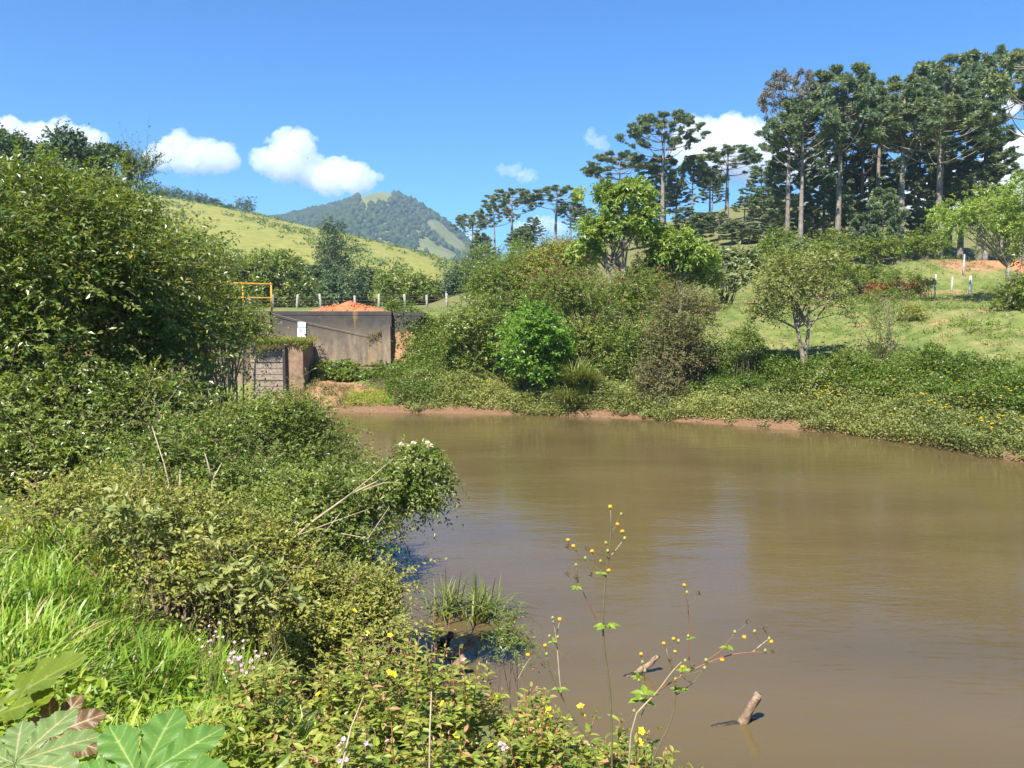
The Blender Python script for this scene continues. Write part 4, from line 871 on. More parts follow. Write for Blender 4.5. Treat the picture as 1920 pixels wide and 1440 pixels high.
# ------------------------------------------------------------------ bank ground cover and slope grass
def scatter(r, n, x0, x1, y0, y1, test):
    out = []; have = 0
    while have < n:
        P = np.stack([r.uniform(x0, x1, n), r.uniform(y0, y1, n)], 1)
        dn, df = segdist(P, NEAR), segdist(P, FAR); ok = test(P, dn, df, inside(P)); out.append(P[ok]); have += ok.sum()
        if len(out) > 60: break
    return np.concatenate(out)[:n]
def pxof(P): return P[:, 0] / np.maximum(P[:, 1], .1) * FPX + 960
def cover(r, P, h, ll, lw, tint_s=1.0, kind='kite', dens=5, seed=0, t0=0., pat=.9):
    hh = h * (.25 + 1.0 * np.clip(.45 + .65 * noise2(P[:, 0] * pat, P[:, 1] * pat, 50 + seed) + .35 * noise2(P[:, 0] * pat * 3.1, P[:, 1] * pat * 3.1, 51 + seed), 0, 1.5))
    z = np.maximum(terrain(P[:, 0], P[:, 1]), 0); n = len(P)
    ii = np.repeat(np.arange(n), dens); u = r.uniform(0, 1, len(ii)) ** .8
    Q = np.stack([P[ii, 0], P[ii, 1], z[ii] + hh[ii] * u], 1) + r.normal(size=(len(ii), 3)) * [.07, .07, .03]
    Q[:, 2] = np.maximum(Q[:, 2], .04)
    d = rdir(r, len(ii)) * [1, 1, .6] + [0, 0, .25]; nn = r.normal(size=(len(ii), 3)) * .4 + [0, 0, 1.0]
    s = r.uniform(.6, 1.3, len(ii)); mb = MB()
    V, F, k = leaves(Q, d, nn, ll * s, lw * s, kind)
    pt_ = np.clip(.5 + .5 * noise2(P[:, 0] * .6 + 3, P[:, 1] * .6, 60 + seed), 0, 1)
    mb.add(V, F, np.repeat(np.clip(t0 + pt_[ii] * .5 + r.uniform(0, .5, len(ii)) * tint_s, 0, 1), k)); return mb
r = np.random.RandomState(90)
P = scatter(r, 19000, -6, 18, 15, 37, lambda P, dn, df, i: ((~i) | (df < np.where(pxof(P) > 1230, .16, .02) + .26 * noise2(P[:, 0] * 1.1, P[:, 1] * 1.1, 75))) & (df < dn) & (df > .0 + .35 * (noise2(P[:, 0] * 1.3, P[:, 1] * 1.3, 70) > .3)) & (df < 2.7 + 1.2 * noise2(P[:, 0] * .5, P[:, 1] * .5, 71)) & (pxof(P) > 735))
tag(link('bank_creepers', cover(r, P, .62, .085, .05, seed=1, dens=6, pat=1.4).mesh('bank_creepers', M['bank'])), 'grey-green creeping plants spilling down to the far waterline', 'ground cover', kind='stuff')
P = scatter(r, 13000, -3, 22, 15, 40, lambda P, dn, df, i: (~i) & (df < dn) & (df > 2.1) & (df < 5.4 + 1.6 * noise2(P[:, 0] * .5, P[:, 1] * .5, 72)) & (pxof(P) > 1180) & (pxof(P) < 2050))
tag(link('bank_undergrowth', cover(r, P, .95, .092, .054, seed=2, dens=7).mesh('bank_undergrowth', M['bright'])), 'deeper green undergrowth around the tree feet on the far bank', 'undergrowth', kind='stuff')
P = scatter(r, 5000, -9, -1, 32, 37, lambda P, dn, df, i: (~i) & (df < dn) & (df > .8) & (pxof(P) > 725) & (pxof(P) < 960) & (P[:, 1] < 36.8) & (soil is not None))
tag(link('bank_weeds', cover(r, P, .42, .10, .055, seed=3, dens=6).mesh('bank_weeds', M['bright'])), 'fresh green weeds on the slope right of the concrete wall', 'weeds', kind='stuff')
P = scatter(r, 900, -8.3, -4.6, 34.9, 35.95, lambda P, dn, df, i: P[:, 1] > 34.9)
tag(link('wall_vine', cover(r, P, .5, .13, .11, seed=4, dens=7).mesh('wall_vine', M['mid'])), 'leafy vine with blue flowers along the concrete wall foot', 'vine', kind='stuff')
P = scatter(r, 1500, -9, -4, 32.2, 35, lambda P, dn, df, i: (~i) & (df > .4) & (noise2(P[:, 0] * 1.4, P[:, 1] * 1.4, 77) > -.1))
tag(link('dry_weeds', cover(r, P, .20, .07, .03, seed=5, dens=5).mesh('dry_weeds', M['brown'])), 'short dry weeds on the bare earth below the pier', 'weeds', kind='stuff')
def little_flowers(name, label, P, h, size, mat, r, seed, pat=.9):
    z = terrain(P[:, 0], P[:, 1]); hh = h * (.25 + 1.0 * np.clip(.45 + .65 * noise2(P[:, 0] * pat, P[:, 1] * pat, 50 + seed) + .35 * noise2(P[:, 0] * pat * 3.1, P[:, 1] * pat * 3.1, 51 + seed), 0, 1.5))
    c = np.stack([P[:, 0], P[:, 1], z + hh + .09], 1); mb = MB(); n = len(c)
    for q in range(5):
        a = q * 2 * math.pi / 5 + r.uniform(0, .4, n); d = np.stack([np.cos(a), np.sin(a), np.full(n, .5)], 1)
        V, F, k = leaves(c, d, np.tile([0, 0, 1.], (n, 1)), size, size * .9); mb.add(V, F, .5)
    tag(link(name, mb.mesh(name, M[mat])), label, 'flowers', kind='stuff')
P = scatter(r, 300, -3, 18, 15, 37, lambda P, dn, df, i: (~i) & (df < dn) & (df > .8) & (df < 4.2) & ((pxof(P) > 1500) | (noise2(P[:, 0], P[:, 1], 79) > .4)) & (pxof(P) > 740))
little_flowers('yellow_flowers', 'tiny yellow flowers dotted over the far bank creepers', P, .62, .055, 'yellow', r, 1, 1.4)
P = scatter(r, 26, -8, -4.6, 34.9, 35.9, lambda P, dn, df, i: P[:, 1] > 34.9)
little_flowers('blue_flowers', 'small blue flowers on the vine at the wall foot', P, .5, .07, 'blue', r, 4)
P = scatter(r, 900, -6.6, -4.6, 32.3, 33.8, lambda P, dn, df, i: (~i) & (df > .35))
tag(link('low_moss', cover(r, P, .12, .06, .03, seed=6, dens=5, t0=.2).mesh('low_moss', M['weed'])), 'low yellow-green growth on the bare slope below the wall', 'weeds', kind='stuff')
n = 260; q_ = r.uniform(0, 1, n); hx_ = -6.1 + q_ * 1.0; hz_ = 2.85 + .30 * q_ - np.abs(r.normal(size=n)) * .16 * (1.2 - q_); m = MB()
V, F, k = leaves(np.stack([hx_, np.full(n, YW - .05), hz_], 1), rdir(r, n) * [1, .5, .5] + [.2, -.3, -.8], rdir(r, n) + [0, -.6, .4], r.uniform(.08, .2, n), .022); m.add(V, F, np.repeat(r.uniform(0, 1, n), k))
hp = thing('hanging_plant', 'dry brown plant hanging on the concrete wall at its right end', 'plant', (-5.5, YW, 3.0)); link('foliage', m.mesh('foliage', M['brown'], False, hp.location), hp)
P = scatter(r, 5200, -2, 34, 28, 62, lambda P, dn, df, i: (~i) & (df < dn) & (df > 4.5) & (noise2(P[:, 0] * .9, P[:, 1] * .9, 85) + .5 * noise2(P[:, 0] * 2.5, P[:, 1] * 2.5, 86) > .35))
tag(link('slope_weeds', cover(r, P, .38, .08, .04, seed=8, dens=6).mesh('slope_weeds', M['mid'])), 'scattered low weeds and darker patches on the grassy slope', 'weeds', kind='stuff')
P = scatter(r, 1500, -2, 34, 28, 62, lambda P, dn, df, i: (~i) & (df < dn) & (df > 4.0) & (noise2(P[:, 0] * .8 + 4, P[:, 1] * .8, 87) > .55))
tag(link('dry_grass', cover(r, P, .2, .14, .014, seed=9, dens=6).mesh('dry_grass', M['litter'])), 'patches of straw-coloured dry grass on the slope', 'grass', kind='stuff')
P = scatter(r, 620, -2, 34, 28, 60, lambda P, dn, df, i: (~i) & (df < dn) & (df > 3.5) & (noise2(P[:, 0] * .6, P[:, 1] * .6, 88) > -.2)); m = MB(); zq = terrain(P[:, 0], P[:, 1])
for p_, z_ in zip(P, zq): arching(m, r, np.array([p_[0], p_[1], z_ - .03]), 11, r.uniform(.22, .5), .03, .8, (.25, .98), seg=4, jit=.09)
tag(link('slope_tufts', m.mesh('slope_tufts', M['slope'])), 'uneven grass tufts standing on the far slope', 'grass', kind='stuff')
# slope grass
P = scatter(r, 22000, -9, 34, 26, 66, lambda P, dn, df, i: (~i) & (df < dn) & (df > 2.4) & ((P[:, 1] > 36.7) | (P[:, 0] > -4.8)))
z = terrain(P[:, 0], P[:, 1]); m = MB(); n = len(P); a = r.uniform(0, 6.28, n); s = r.uniform(.7, 2.2, n)
Vv, F, k = leaves(np.stack([P[:, 0], P[:, 1], z - .02], 1), np.stack([np.cos(a) * s, np.sin(a) * s, np.ones(n)], 1), np.stack([np.cos(a), np.sin(a), -.3 + 0 * a], 1) * -1, r.uniform(.05, .17, n), r.uniform(.02, .045, n), 'blade', .3)
m.add(Vv, F, np.repeat(np.clip(.55 + .35 * noise2(P[:, 0] * .5, P[:, 1] * .5, 81) + r.uniform(-.15, .42, n), .2, 1), k))
tag(link('slope_grass', m.mesh('slope_grass', M['slope'])), 'short sunlit grass on the slope above the far bank', 'grass', kind='stuff')
# ------------------------------------------------------------------ driftwood and water weed
def stick(pts, rads, mat, label, name='driftwood', seed=0, cat='driftwood', group='driftwood in the river'):
    r = np.random.RandomState(seed); pts = np.array(pts, float); t = np.linspace(0, 1, 9); tk = np.linspace(0, 1, len(pts))
    P = np.stack([np.interp(t, tk, pts[:, i]) for i in range(3)], 1) + r.normal(size=(9, 3)) * .0035; rd = np.interp(t, tk, rads)
    V, F = tubes(P, rd, 8); V = V + r.normal(size=V.shape) * np.mean(rads) * .12
    m = MB(); m.add(V, F); tag(link(name, m.mesh(name, M[mat], True, pts[0]), None, pts[0]), label, cat, group)
def wat(px, py):
    D = CAMZ / ((-ray(px, py)[2]) / ray(px, py)[1]); return at(px, py, D)
a = wat(1392, 1355); top_ = at(1422, 1302, a[1] - .04); stick([a - (top_ - a) * .5, a, (a * .55 + top_ * .45), top_ - (top_ - a) * .12, top_], [.050, .050, .047, .044, .040], 'drift', 'thick pale broken branch standing out of the water at the right', seed=1)
a = wat(1394, 1352); stick([a - [0, 0, .06], a + [.06, .02, .01], a + [.14, .05, .02]], [.02, .018, .01], 'drift', 'little side twig at the foot of the thick pale branch', seed=2)
a = wat(1193, 1262); stick([a - [.08, .05, .06], a, at(1215, 1247, a[1]), at(1234, 1231, a[1] - .02)], [.035, .034, .03, .026], 'drift', 'slim pale stick half sunk behind the flowering stems', seed=3)
a = wat(846, 1232); stick([a - [.15, .05, .08], a, at(868, 1215, a[1]), at(890, 1200, a[1])], [.05, .048, .045, .042], 'drift', 'pale stick lying over the water beside the floating grass', seed=4)
a = wat(846, 1268); stick([a - [.05, 0, .10], a, at(858, 1248, a[1]), at(872, 1232, a[1])], [.06, .06, .055, .05], 'drift', 'stubby flat-ended wood nearest the flowering bank', seed=5)
a = wat(832, 1212); stick([a - [.02, 0, .08], a + [0, 0, .04], at(846, 1186, a[1])], [.09, .08, .03], 'wetwood', 'dark wet stump just beyond the red-stemmed plants', seed=6)
a = wat(1170, 1268); stick([a - [0, 0, .03], a + [.1, .02, .0], a + [.22, .05, -.02]], [.035, .04, .03], 'wetwood', 'dark wet log lying low around the slim stick', seed=7)
a = wat(1330, 1362); stick([a - [0, 0, .035], a + [.2, .05, -.012], a + [.42, .10, -.02]], [.03, .035, .03], 'wetwood', 'dark sunken log left of the thick pale branch', seed=8)
b = gpt(1650, 27.2); b[2] = .32; stick([b - [.5, -.1, .02], b, b + [.55, -.25, .02]], [.05, .05, .04], 'drift', 'pale log lying in the far bank creepers', seed=9)
r = np.random.RandomState(100)
for (px, py, n, L, lab) in [(905, 1160, 90, .62, 'right tuft of floating river grass'), (845, 1150, 70, .6, 'left tuft of floating river grass beside the stems')]:
    b = wat(px, py); m = MB(); arching(m, r, b + [0, 0, -.02], n, L, .022, 1.0, (.3, .97), jit=.12); arching(m, r, b, 16, L * 1.25, .018, .35, (.2, .8), jit=.1)
    t = thing('river_grass', lab, 'grass', b, 'tufts of floating river grass'); o = link('blades', m.mesh('blades', M['slope'], False, b), t); o['kind'] = 'stuff'

# ------------------------------------------------------------------ near left shrubs
GS = 'tall shrubs on the near left bank'
KW = dict(group=GS, bare=22, droop=.45, spread=.9, stem='twig', rad=.03, trad=.004)
shrub('tall_shrub', 'big dark leafy shrub cut by the left picture edge', 'shrub', 110, 20, 11.5, [(40, 470, 150, 120, 0, 1.4), (-60, 600, 170, 200, 0, 1.4), (130, 600, 150, 150, .3, 1.3), (40, 720, 150, 120, 0, 1.2), (60, 390, 90, 60, .5, 1)], 'dark', 190, 20, 12, .55, .078, .040, every=3, nlimb=60, shell=.6, **KW)
shrub('tall_shrub', 'leafy shrub with yellowing sprays in the middle of the left shrub wall', 'shrub', 111, 260, 13.5, [(195, 465, 110, 85, .5, 1.2), (270, 565, 125, 105, 0, 1.2), (180, 620, 120, 120, 0, 1.2), (290, 685, 110, 90, 0, 1.1), (170, 395, 66, 42, .8, .9)], 'dark', 180, 20, 12, .55, .078, .040, every=3, nlimb=60, shell=.6, **KW)
shrub('tall_shrub', 'lighter green shrub with pale upright stems nearest the concrete pier', 'shrub', 112, 400, 17, [(355, 525, 58, 58, 0, 1.1), (390, 620, 76, 50, 0, 1.1), (350, 640, 90, 80, 0, 1.1), (445, 640, 46, 40, 0, .7), (310, 510, 56, 50)], 'mid', 120, 18, 11, .5, .075, .036, every=3, nlimb=40, shell=.55, **{**KW, 'stem': 'bark_pale'})
shrub('tall_shrub', 'shaded inner shrub low under the left shrub wall', 'shrub', 113, 120, 9.6, [(110, 800, 130, 90, .8, 1.0), (10, 820, 110, 90, .5, .8), (250, 770, 90, 70, 1.2, .8), (120, 880, 120, 40, .2, .6), (20, 880, 90, 40, .2, .6)], 'dark', 120, 16, 11, .5, .062, .034, every=3, nlimb=40, shell=.4, **KW)
r = np.random.RandomState(115); m = MB()
bs = gpt(420, 14.5); t = thing('bare_stems', 'cluster of pale bare upright stems under the lighter green shrub', 'stems', bs)
for k, (x0, y0, x1, y1) in enumerate([(424, 775, 405, 655), (430, 770, 424, 640), (415, 760, 385, 690), (470, 760, 478, 640), (452, 770, 455, 650)]):
    p = gpt(x0, 14.5 + .1 * k); m2 = MB(); m2.add(*tubes(bez(p - [0, 0, .1], at((x0 + x1) / 2, (y0 + y1) / 2, 14.5) + [.05, 0, 0], at(x1, y1, 14.6), 6), np.linspace(.024, .012, 6), 5)); link('stem', m2.mesh('stem', M['cane'], True, bs), t)
GW = 'low shrubs along the near waterline'
KW = dict(group=GW, droop=.4, spread=.95, rad=.02, trad=.0035, bare=26)
shrub('low_shrub', 'dense small-leaved shrub at the back of the near waterline', 'shrub', 120, 520, 11.8, [(500, 830, 110, 60, 0, 1.0), (580, 870, 90, 50, 0, .9), (420, 850, 90, 60, 0, .9), (540, 800, 50, 34, 0, .7), (640, 900, 60, 40, 0, .7)], 'mid', 150, 18, 11, .38, .05, .026, every=3, nlimb=50, shell=.55, **KW)
shrub('low_shrub', 'shrub with pale forked twigs in the middle of the near bank', 'shrub', 121, 360, 9.2, [(340, 870, 100, 60, 0, .9), (400, 940, 120, 60, 0, .9), (280, 930, 80, 50, 0, .7)], 'mid', 110, 18, 11, .34, .048, .026, every=3, nlimb=40, shell=.55, **KW)
shrub('low_shrub', 'wide olive shrub hanging over the water below the bent cane', 'shrub', 122, 560, 8.2, [(560, 980, 120, 70, 0, .8), (650, 1020, 80, 60, .1, .7), (480, 1040, 130, 70, -.2, .8), (610, 1090, 90, 60, -.2, .7), (690, 960, 50, 50, .2, .5)], 'mid', 170, 17, 11, .30, .044, .024, every=3, nlimb=60, shell=.5, **KW)
shrub('low_shrub', 'olive brown scrubby shrub between long grass and water', 'shrub', 123, 380, 6.8, [(380, 1010, 110, 46, 0, .7), (470, 1080, 110, 56, -.3, .6), (270, 970, 90, 30, .3, .6), (540, 1140, 80, 46, -.4, .5), (150, 940, 100, 24, .6, .6)], 'olive', 150, 16, 10, .25, .038, .022, every=3, nlimb=50, shell=.5, **KW)
shrub('low_shrub', 'dark olive shrub at the water corner beside the flowering plants', 'shrub', 124, 640, 6.4, [(620, 1150, 90, 46, 0, .5), (690, 1130, 60, 46, .2, .4), (560, 1200, 70, 40, -.2, .4), (680, 1190, 70, 36, -.2, .4)], 'olive', 110, 15, 10, .22, .036, .02, every=2, nlimb=50, shell=.45, **KW)
GB2 = 'broad-leaved weeds among the near shrubs'
for k, (px, D, e, lab) in enumerate([(260, 6.3, [(255, 985, 34, 26, 0, .2), (285, 1010, 26, 22, 0, .2)], 'pale broad-leaved weed below the bare forked twigs'), (420, 5.9, [(410, 1050, 36, 30, 0, .2), (440, 1080, 30, 24, 0, .2)], 'broad-leaved weed in the middle of the olive shrub'),
        (520, 5.5, [(505, 1110, 34, 28, 0, .2)], 'broad-leaved weed near the dark hollow'), (200, 6.8, [(190, 985, 36, 22, 0, .2)], 'broad-leaved weed at the left end of the olive shrub')]):
    shrub('broadleaf_weed', lab, 'plant', 170 + k, px, D, e, 'bank', 7, 5, 6, .15, .07, .034, stem='greenstem', group=GB2, rad=.006, every=1, trad=.002, nlimb=8, sprd=.05, kind='oval', shell=.3)
# overhanging flowering spray and bent cane
cane = thing('bent_cane', 'pale bent cane leaning out over the water from the near bank', 'cane', at(515, 1040, 6.85))
for pts, r0 in [([(515, 1040, 6.85), (590, 975, 6.95), (660, 925, 7.05), (722, 896, 7.15)], 0.0112), ([(555, 1005, 6.85), (620, 980, 6.95), (690, 955, 7.05)], 0.0062), ([(640, 940, 7.00), (690, 900, 7.05), (738, 860, 7.15)], 0.0062), ([(680, 920, 7.05), (720, 905, 7.15), (752, 905, 7.15)], 0.0056), ([(640, 1000, 6.95), (690, 1010, 6.95), (730, 950, 7.05)], 0.0050), ([(540, 1080, 6.75), (600, 1010, 6.85), (640, 960, 6.95)], 0.0050)]:
    P = np.array([at(*p) for p in pts]); K = len(P); m = MB(); m.add(*tubes(P, np.linspace(r0, r0 * .6, K), 6)); link('stalk', m.mesh('stalk', M['cane'], True, cane.location), cane)
def mkhead(r, c, s, n=26):
    mb = MB(); d = rdir(r, n); d[:, 2] = np.abs(d[:, 2]); V, F, k = leaves(c + d * s * .25, d, rdir(r, n), s * .8, s * .45); mb.add(V, F, np.repeat(r.uniform(0, 1, n), k)); return mb
t, T, b = shrub('overhanging_plant', 'leafy spray with whitish flower heads drooping over the water', 'plant', 125, 640, 8.3, [(780, 870, 36, 28, 0, .25), (800, 905, 30, 34, 0, .25), (770, 930, 34, 34, 0, .25), (730, 900, 40, 30, 0, .25), (790, 945, 22, 20, 0, .2)], 'mid', 60, 15, 10, .20, .05, .022, every=2, nlimb=8, shell=.3, droop=.9, base=at(690, 930, 8.3), trad=.003, rad=.008, sprd=.05)
r = np.random.RandomState(126)
for px, py in [(752, 835), (762, 836), (800, 833), (812, 862), (818, 875), (826, 890), (830, 905), (822, 930), (792, 966), (806, 838), (775, 834), (790, 918)]:
    link('flower_head', mkhead(r, at(px, py, 8.2), .04).mesh('flower_head', M['white'], False, b), t)
# pale forked twigs in the middle shrub
tw = thing('forked_twigs', 'pale bare forked twigs standing in the near bank shrubs', 'twigs', at(330, 985, 7.6))
for pts in [[(328, 985, 7.5), (322, 930, 7.6), (308, 870, 7.7), (285, 800, 7.8)], [(330, 970, 7.5), (336, 930, 7.6), (338, 880, 7.6)], [(326, 950, 7.5), (300, 920, 7.6), (278, 898, 7.6)], [(392, 1050, 7.3), (396, 960, 7.4), (398, 900, 7.5), (416, 868, 7.6)], [(398, 900, 7.5), (390, 870, 7.5), (384, 850, 7.6)], [(325, 965, 7.5), (300, 940, 7.5), (282, 925, 7.5)]]:
    P = np.array([at(*p) for p in pts]); m = MB(); m.add(*tubes(P, np.linspace(.010, .005, len(P)), 5)); link('twig', m.mesh('twig', M['cane'], True, tw.location), tw)

# ------------------------------------------------------------------ foreground: long grass, weeds, litter
r = np.random.RandomState(130)
def nearpts(n, px0, px1, py0, py1):
    px = r.uniform(px0, px1, n * 4); py = r.uniform(py0, py1, n * 4); P = []
    D = np.interp(py, [870, 1000, 1100, 1250, 1440, 1600], [8.6, 5.6, 4.4, 3.3, 2.5, 1.9])
    x = (px - 960) / FPX * D * 1.03
    return x, D, px, py
x, D, px, py = nearpts(13000, -150, 620, 880, 1560)
lim = np.interp(py, [880, 930, 1050, 1150, 1250, 1350, 1440, 1560], [260, 400, 500, 545, 580, 600, 610, 610])
ok = (px < lim + 40 * noise2(px * .02, py * .02, 91)); x, D, px, py = x[ok], D[ok], px[ok], py[ok]
dens = noise2(x * 2.2, D * 2.2, 92); ok = (dens > -.30) & ~((np.hypot((px - 120) / 130, (py - 1260) / 90) < 1) & (r.uniform(size=len(px)) < .75)) & ~((np.hypot((px - 130) / 140, (py - 1420) / 110) < 1) & (r.uniform(size=len(px)) < .9)); x, D = x[ok][:24000], D[ok][:24000]
z = terrain(x, D); m = MB(); n = len(x)
tt = np.clip(.4 + .35 * noise2(x * 1.3, D * 1.3, 93) + r.uniform(-.3, .35, n), 0, .96); tt = np.where(r.uniform(size=n) < .08, 1.0, tt)
ang = r.normal(.3, 1.9, n); cl_ = np.clip(.6 + .6 * noise2(x * 3.1, D * 3.1, 95), .25, 1.3); l = r.uniform(.16, .52, n) * cl_; o_ = r.uniform(.15, 1.0, n); seg = 6; tq = np.linspace(0, 1, seg)
hx = o_[:, None] * tq ** 1.7 * l[:, None]; hh = l[:, None] * (tq - .5 * o_[:, None] * tq ** 2.4)
Pq = np.stack([x[:, None] + np.cos(ang)[:, None] * hx, D[:, None] + np.sin(ang)[:, None] * hx, z[:, None] - .02 + hh], -1)
wv = (r.uniform(.007, .017, n) * np.where(r.uniform(size=n) < .18, 1.7, 1))[:, None] * np.array([.7, 1, 1, .85, .55, .05])[None]
tw_ = ang[:, None] + r.normal(size=(n, 1)) * .6
S = np.stack([-np.sin(tw_), np.cos(tw_), 0 * tw_], -1) * wv[..., None] / 2
V = np.concatenate([Pq - S, Pq + S], 1); q = np.array([[i, seg + i, seg + i + 1, i + 1] for i in range(seg - 1)])
m.add(V.reshape(-1, 3), (np.arange(n)[:, None, None] * 2 * seg + quads(q)[None]).reshape(-1, 3), np.repeat(tt, 2 * seg))
tag(link('long_grass', m.mesh('long_grass', M['grass'])), 'long sunlit green grass on the near left bank', 'grass', kind='stuff')
x, D, px, py = nearpts(3000, -150, 420, 1080, 1600); ok = r.uniform(size=len(px)) < np.where(np.hypot((px - 110) / 190, (py - 1260) / 110) < 1, .9, .35); x, D = x[ok][:3400], D[ok][:3400]
m = cover(r, np.stack([x, D], 1), .24, .055, .028, kind='oval', dens=4, seed=6, pat=2.5)
tag(link('creeping_weeds', m.mesh('creeping_weeds', M['weed'])), 'yellow-green creeping weeds among the near grass', 'weeds', kind='stuff')
x, D, px, py = nearpts(4000, 380, 1350, 1130, 1620); P = np.stack([x, D], 1); ok = (segdist(P, NEAR) > .3) & ~inside(P) & (py > np.interp(px, [380, 700, 900, 1250], [1180, 1200, 1250, 1430])); x, D = x[ok][:4200], D[ok][:4200]
m = cover(r, np.stack([x, D], 1), .42, .052, .024, kind='oval', dens=4, seed=7, pat=2.0)
tag(link('bank_herbs', m.mesh('bank_herbs', M['prim'])), 'low green herbs filling the bank under the flowering plants', 'herbs', kind='stuff')
P = scatter(r, 3500, -1.5, 14, 1.0, 9, lambda P, dn, df, i: (~i) & (dn < df) & (dn < 3.2) & (dn > .25) & (P[:, 0] > .2) & (P[:, 1] < 7.4))
tag(link('bank_grass', cover(r, P, .22, .11, .02, seed=10, dens=5, pat=2).mesh('bank_grass', M['grass'])), 'short grass on the near bank slope towards the water', 'grass', kind='stuff')
n = 900; x = r.normal(-1.25, .45, n); y = r.normal(2.3, .45, n); z = terrain(x, y); m = MB()
V, F, k = leaves(np.stack([x, y, z + r.uniform(0, .03, n)], 1), rdir(r, n) * [1, 1, .2], rdir(r, n) * .5 + [0, 0, 1], r.uniform(.02, .06, n), r.uniform(.012, .03, n)); m.add(V, F, np.repeat(r.uniform(0, 1, n), k))
tag(link('leaf_litter', m.mesh('leaf_litter', M['litter'])), 'pale dry leaf litter under the large-lobed leaves', 'litter', kind='stuff')

# ------------------------------------------------------------------ castor plants
def castor_leaf(center, tipdir, normal, size, lobes=8, mat='castor', seed=0, fold=.12, cup=.1, gap=.55):
    """palmate leaf with toothed lobes, raised midribs and side veins"""
    r = np.random.RandomState(seed); T_ = nrm(np.array(tipdir, float)); N_ = nrm(np.array(normal, float)); T_ = nrm(T_ - N_ * (T_ @ N_)); S_ = np.cross(T_, N_)
    m = MB(); span = 2 * math.pi - gap
    for i in range(lobes):
        a = -span / 2 + span * (i + .5) / lobes; f = abs(i - (lobes - 1) / 2) / (lobes / 2); L = size * (1.05 - .48 * f ** 1.6) * r.uniform(.95, 1.05); W = L * .47
        K = 73; u = np.linspace(0, 1, K); J = 8; v = np.linspace(-1, 1, 2 * J + 1)
        prof = np.where(u < .5, .30 + .70 * np.sin(u / .5 * math.pi / 2), np.maximum(np.cos((u - .5) / .5 * math.pi / 2), 0) ** .8) * W / 2
        inner = span / lobes / 2 * 1.06
        prof = np.where(u < .52, np.maximum(np.minimum(prof, u * L * math.tan(inner)), u * L * math.tan(inner) * .98), prof)
        tooth = 1 + .06 * (((np.arange(K) * 22 / K) % 1) * 2 - 1) * (u > .42)
        Uu, Vv = np.meshgrid(u, v, indexing='ij'); hw = (prof * tooth)[:, None] * Vv
        lx = Uu * L + np.abs(Vv) * prof[:, None] * .25 * (Uu > .02); ca, sa = math.cos(a), math.sin(a)
        hz_ = fold * np.abs(hw) - cup * (Uu * L) ** 2 / size + .020 * size * np.sin(Uu * 9 * math.pi + np.abs(Vv) * -2.2) * np.abs(Vv) + r.normal() * .04 * Uu * L
        p = np.asarray(center) + (lx * ca - hw * sa)[..., None] * T_ + (lx * sa + hw * ca)[..., None] * S_ + hz_[..., None] * N_
        vein = np.exp(-(np.abs(Vv) / (.13 - .07 * Uu)) ** 2) * 1.0; sv = (np.abs(((Uu * 7 - np.abs(Vv) * 1.0) % 1) - .5) < .06) * .70
        tint = np.clip(np.maximum(vein, sv) * .95 + .15 * r.uniform(), 0, 1)
        I = np.arange(Uu.size).reshape(Uu.shape)
        m.add(p.reshape(-1, 3), quads(np.stack([I[:-1, :-1], I[:-1, 1:], I[1:, 1:], I[1:, :-1]], -1)), tint.ravel())
    return m.mesh('leaf', M[mat], True)
def castor(label, base, lv):
    t = thing('castor_plant', label, 'plant', base, 'large-lobed plants in the near left corner'); tops = np.array([l[0] for l in lv]); m = MB()
    top = np.array(base) + [0, 0, max(.25, (tops[:, 2].min() - base[2]) * .75)]
    m.add(*tubes(bez(np.array(base) - [0, 0, .05], (np.array(base) + top) / 2 + [.02, 0, 0], top, 6), np.linspace(.014, .010, 6), 8))
    link('stem', m.mesh('stem', M['redstem'], True, base), t)
    for k, (c, td, nn, sz, mat, *ex) in enumerate(lv):
        me = castor_leaf(np.array(c) - base, td, nn, sz, *(ex[:1] or [8]), gap=(ex[1] if ex else .55), mat=mat, seed=k + int(base[1] * 100)); lf = link('leaf', me, t)
        pm = MB(); pm.add(*tubes(bez(top, (top + np.array(c)) / 2 + [0, 0, -.02], np.array(c) - np.array(nn) * .004, 6) - base, np.linspace(.006, .004, 6), 6)); link('petiole', pm.mesh('petiole', M['redstem'], True), lf)
b = gpt(250, 1.45)
castor('castor plant with broad pale green lobed leaf at the bottom edge', b, [
    (at(262, 1462, 1.40), (.25, .62, .28), (.02, -.38, .92), .165, 'castor'), (at(470, 1640, 1.4), (.9, .1, 0), (.1, -.1, 1), .12, 'castor')])
b = gpt(-20, 1.55)
castor('castor plant with bronze-veined leaf and upturned leaf at the left edge', b, [
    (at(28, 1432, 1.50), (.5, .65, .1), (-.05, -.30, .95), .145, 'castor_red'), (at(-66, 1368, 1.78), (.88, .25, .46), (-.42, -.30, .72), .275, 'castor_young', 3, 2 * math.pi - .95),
    (at(95, 1378, 1.75), (.9, .1, .06), (.05, -.75, .65), .105, 'castor_dry')])

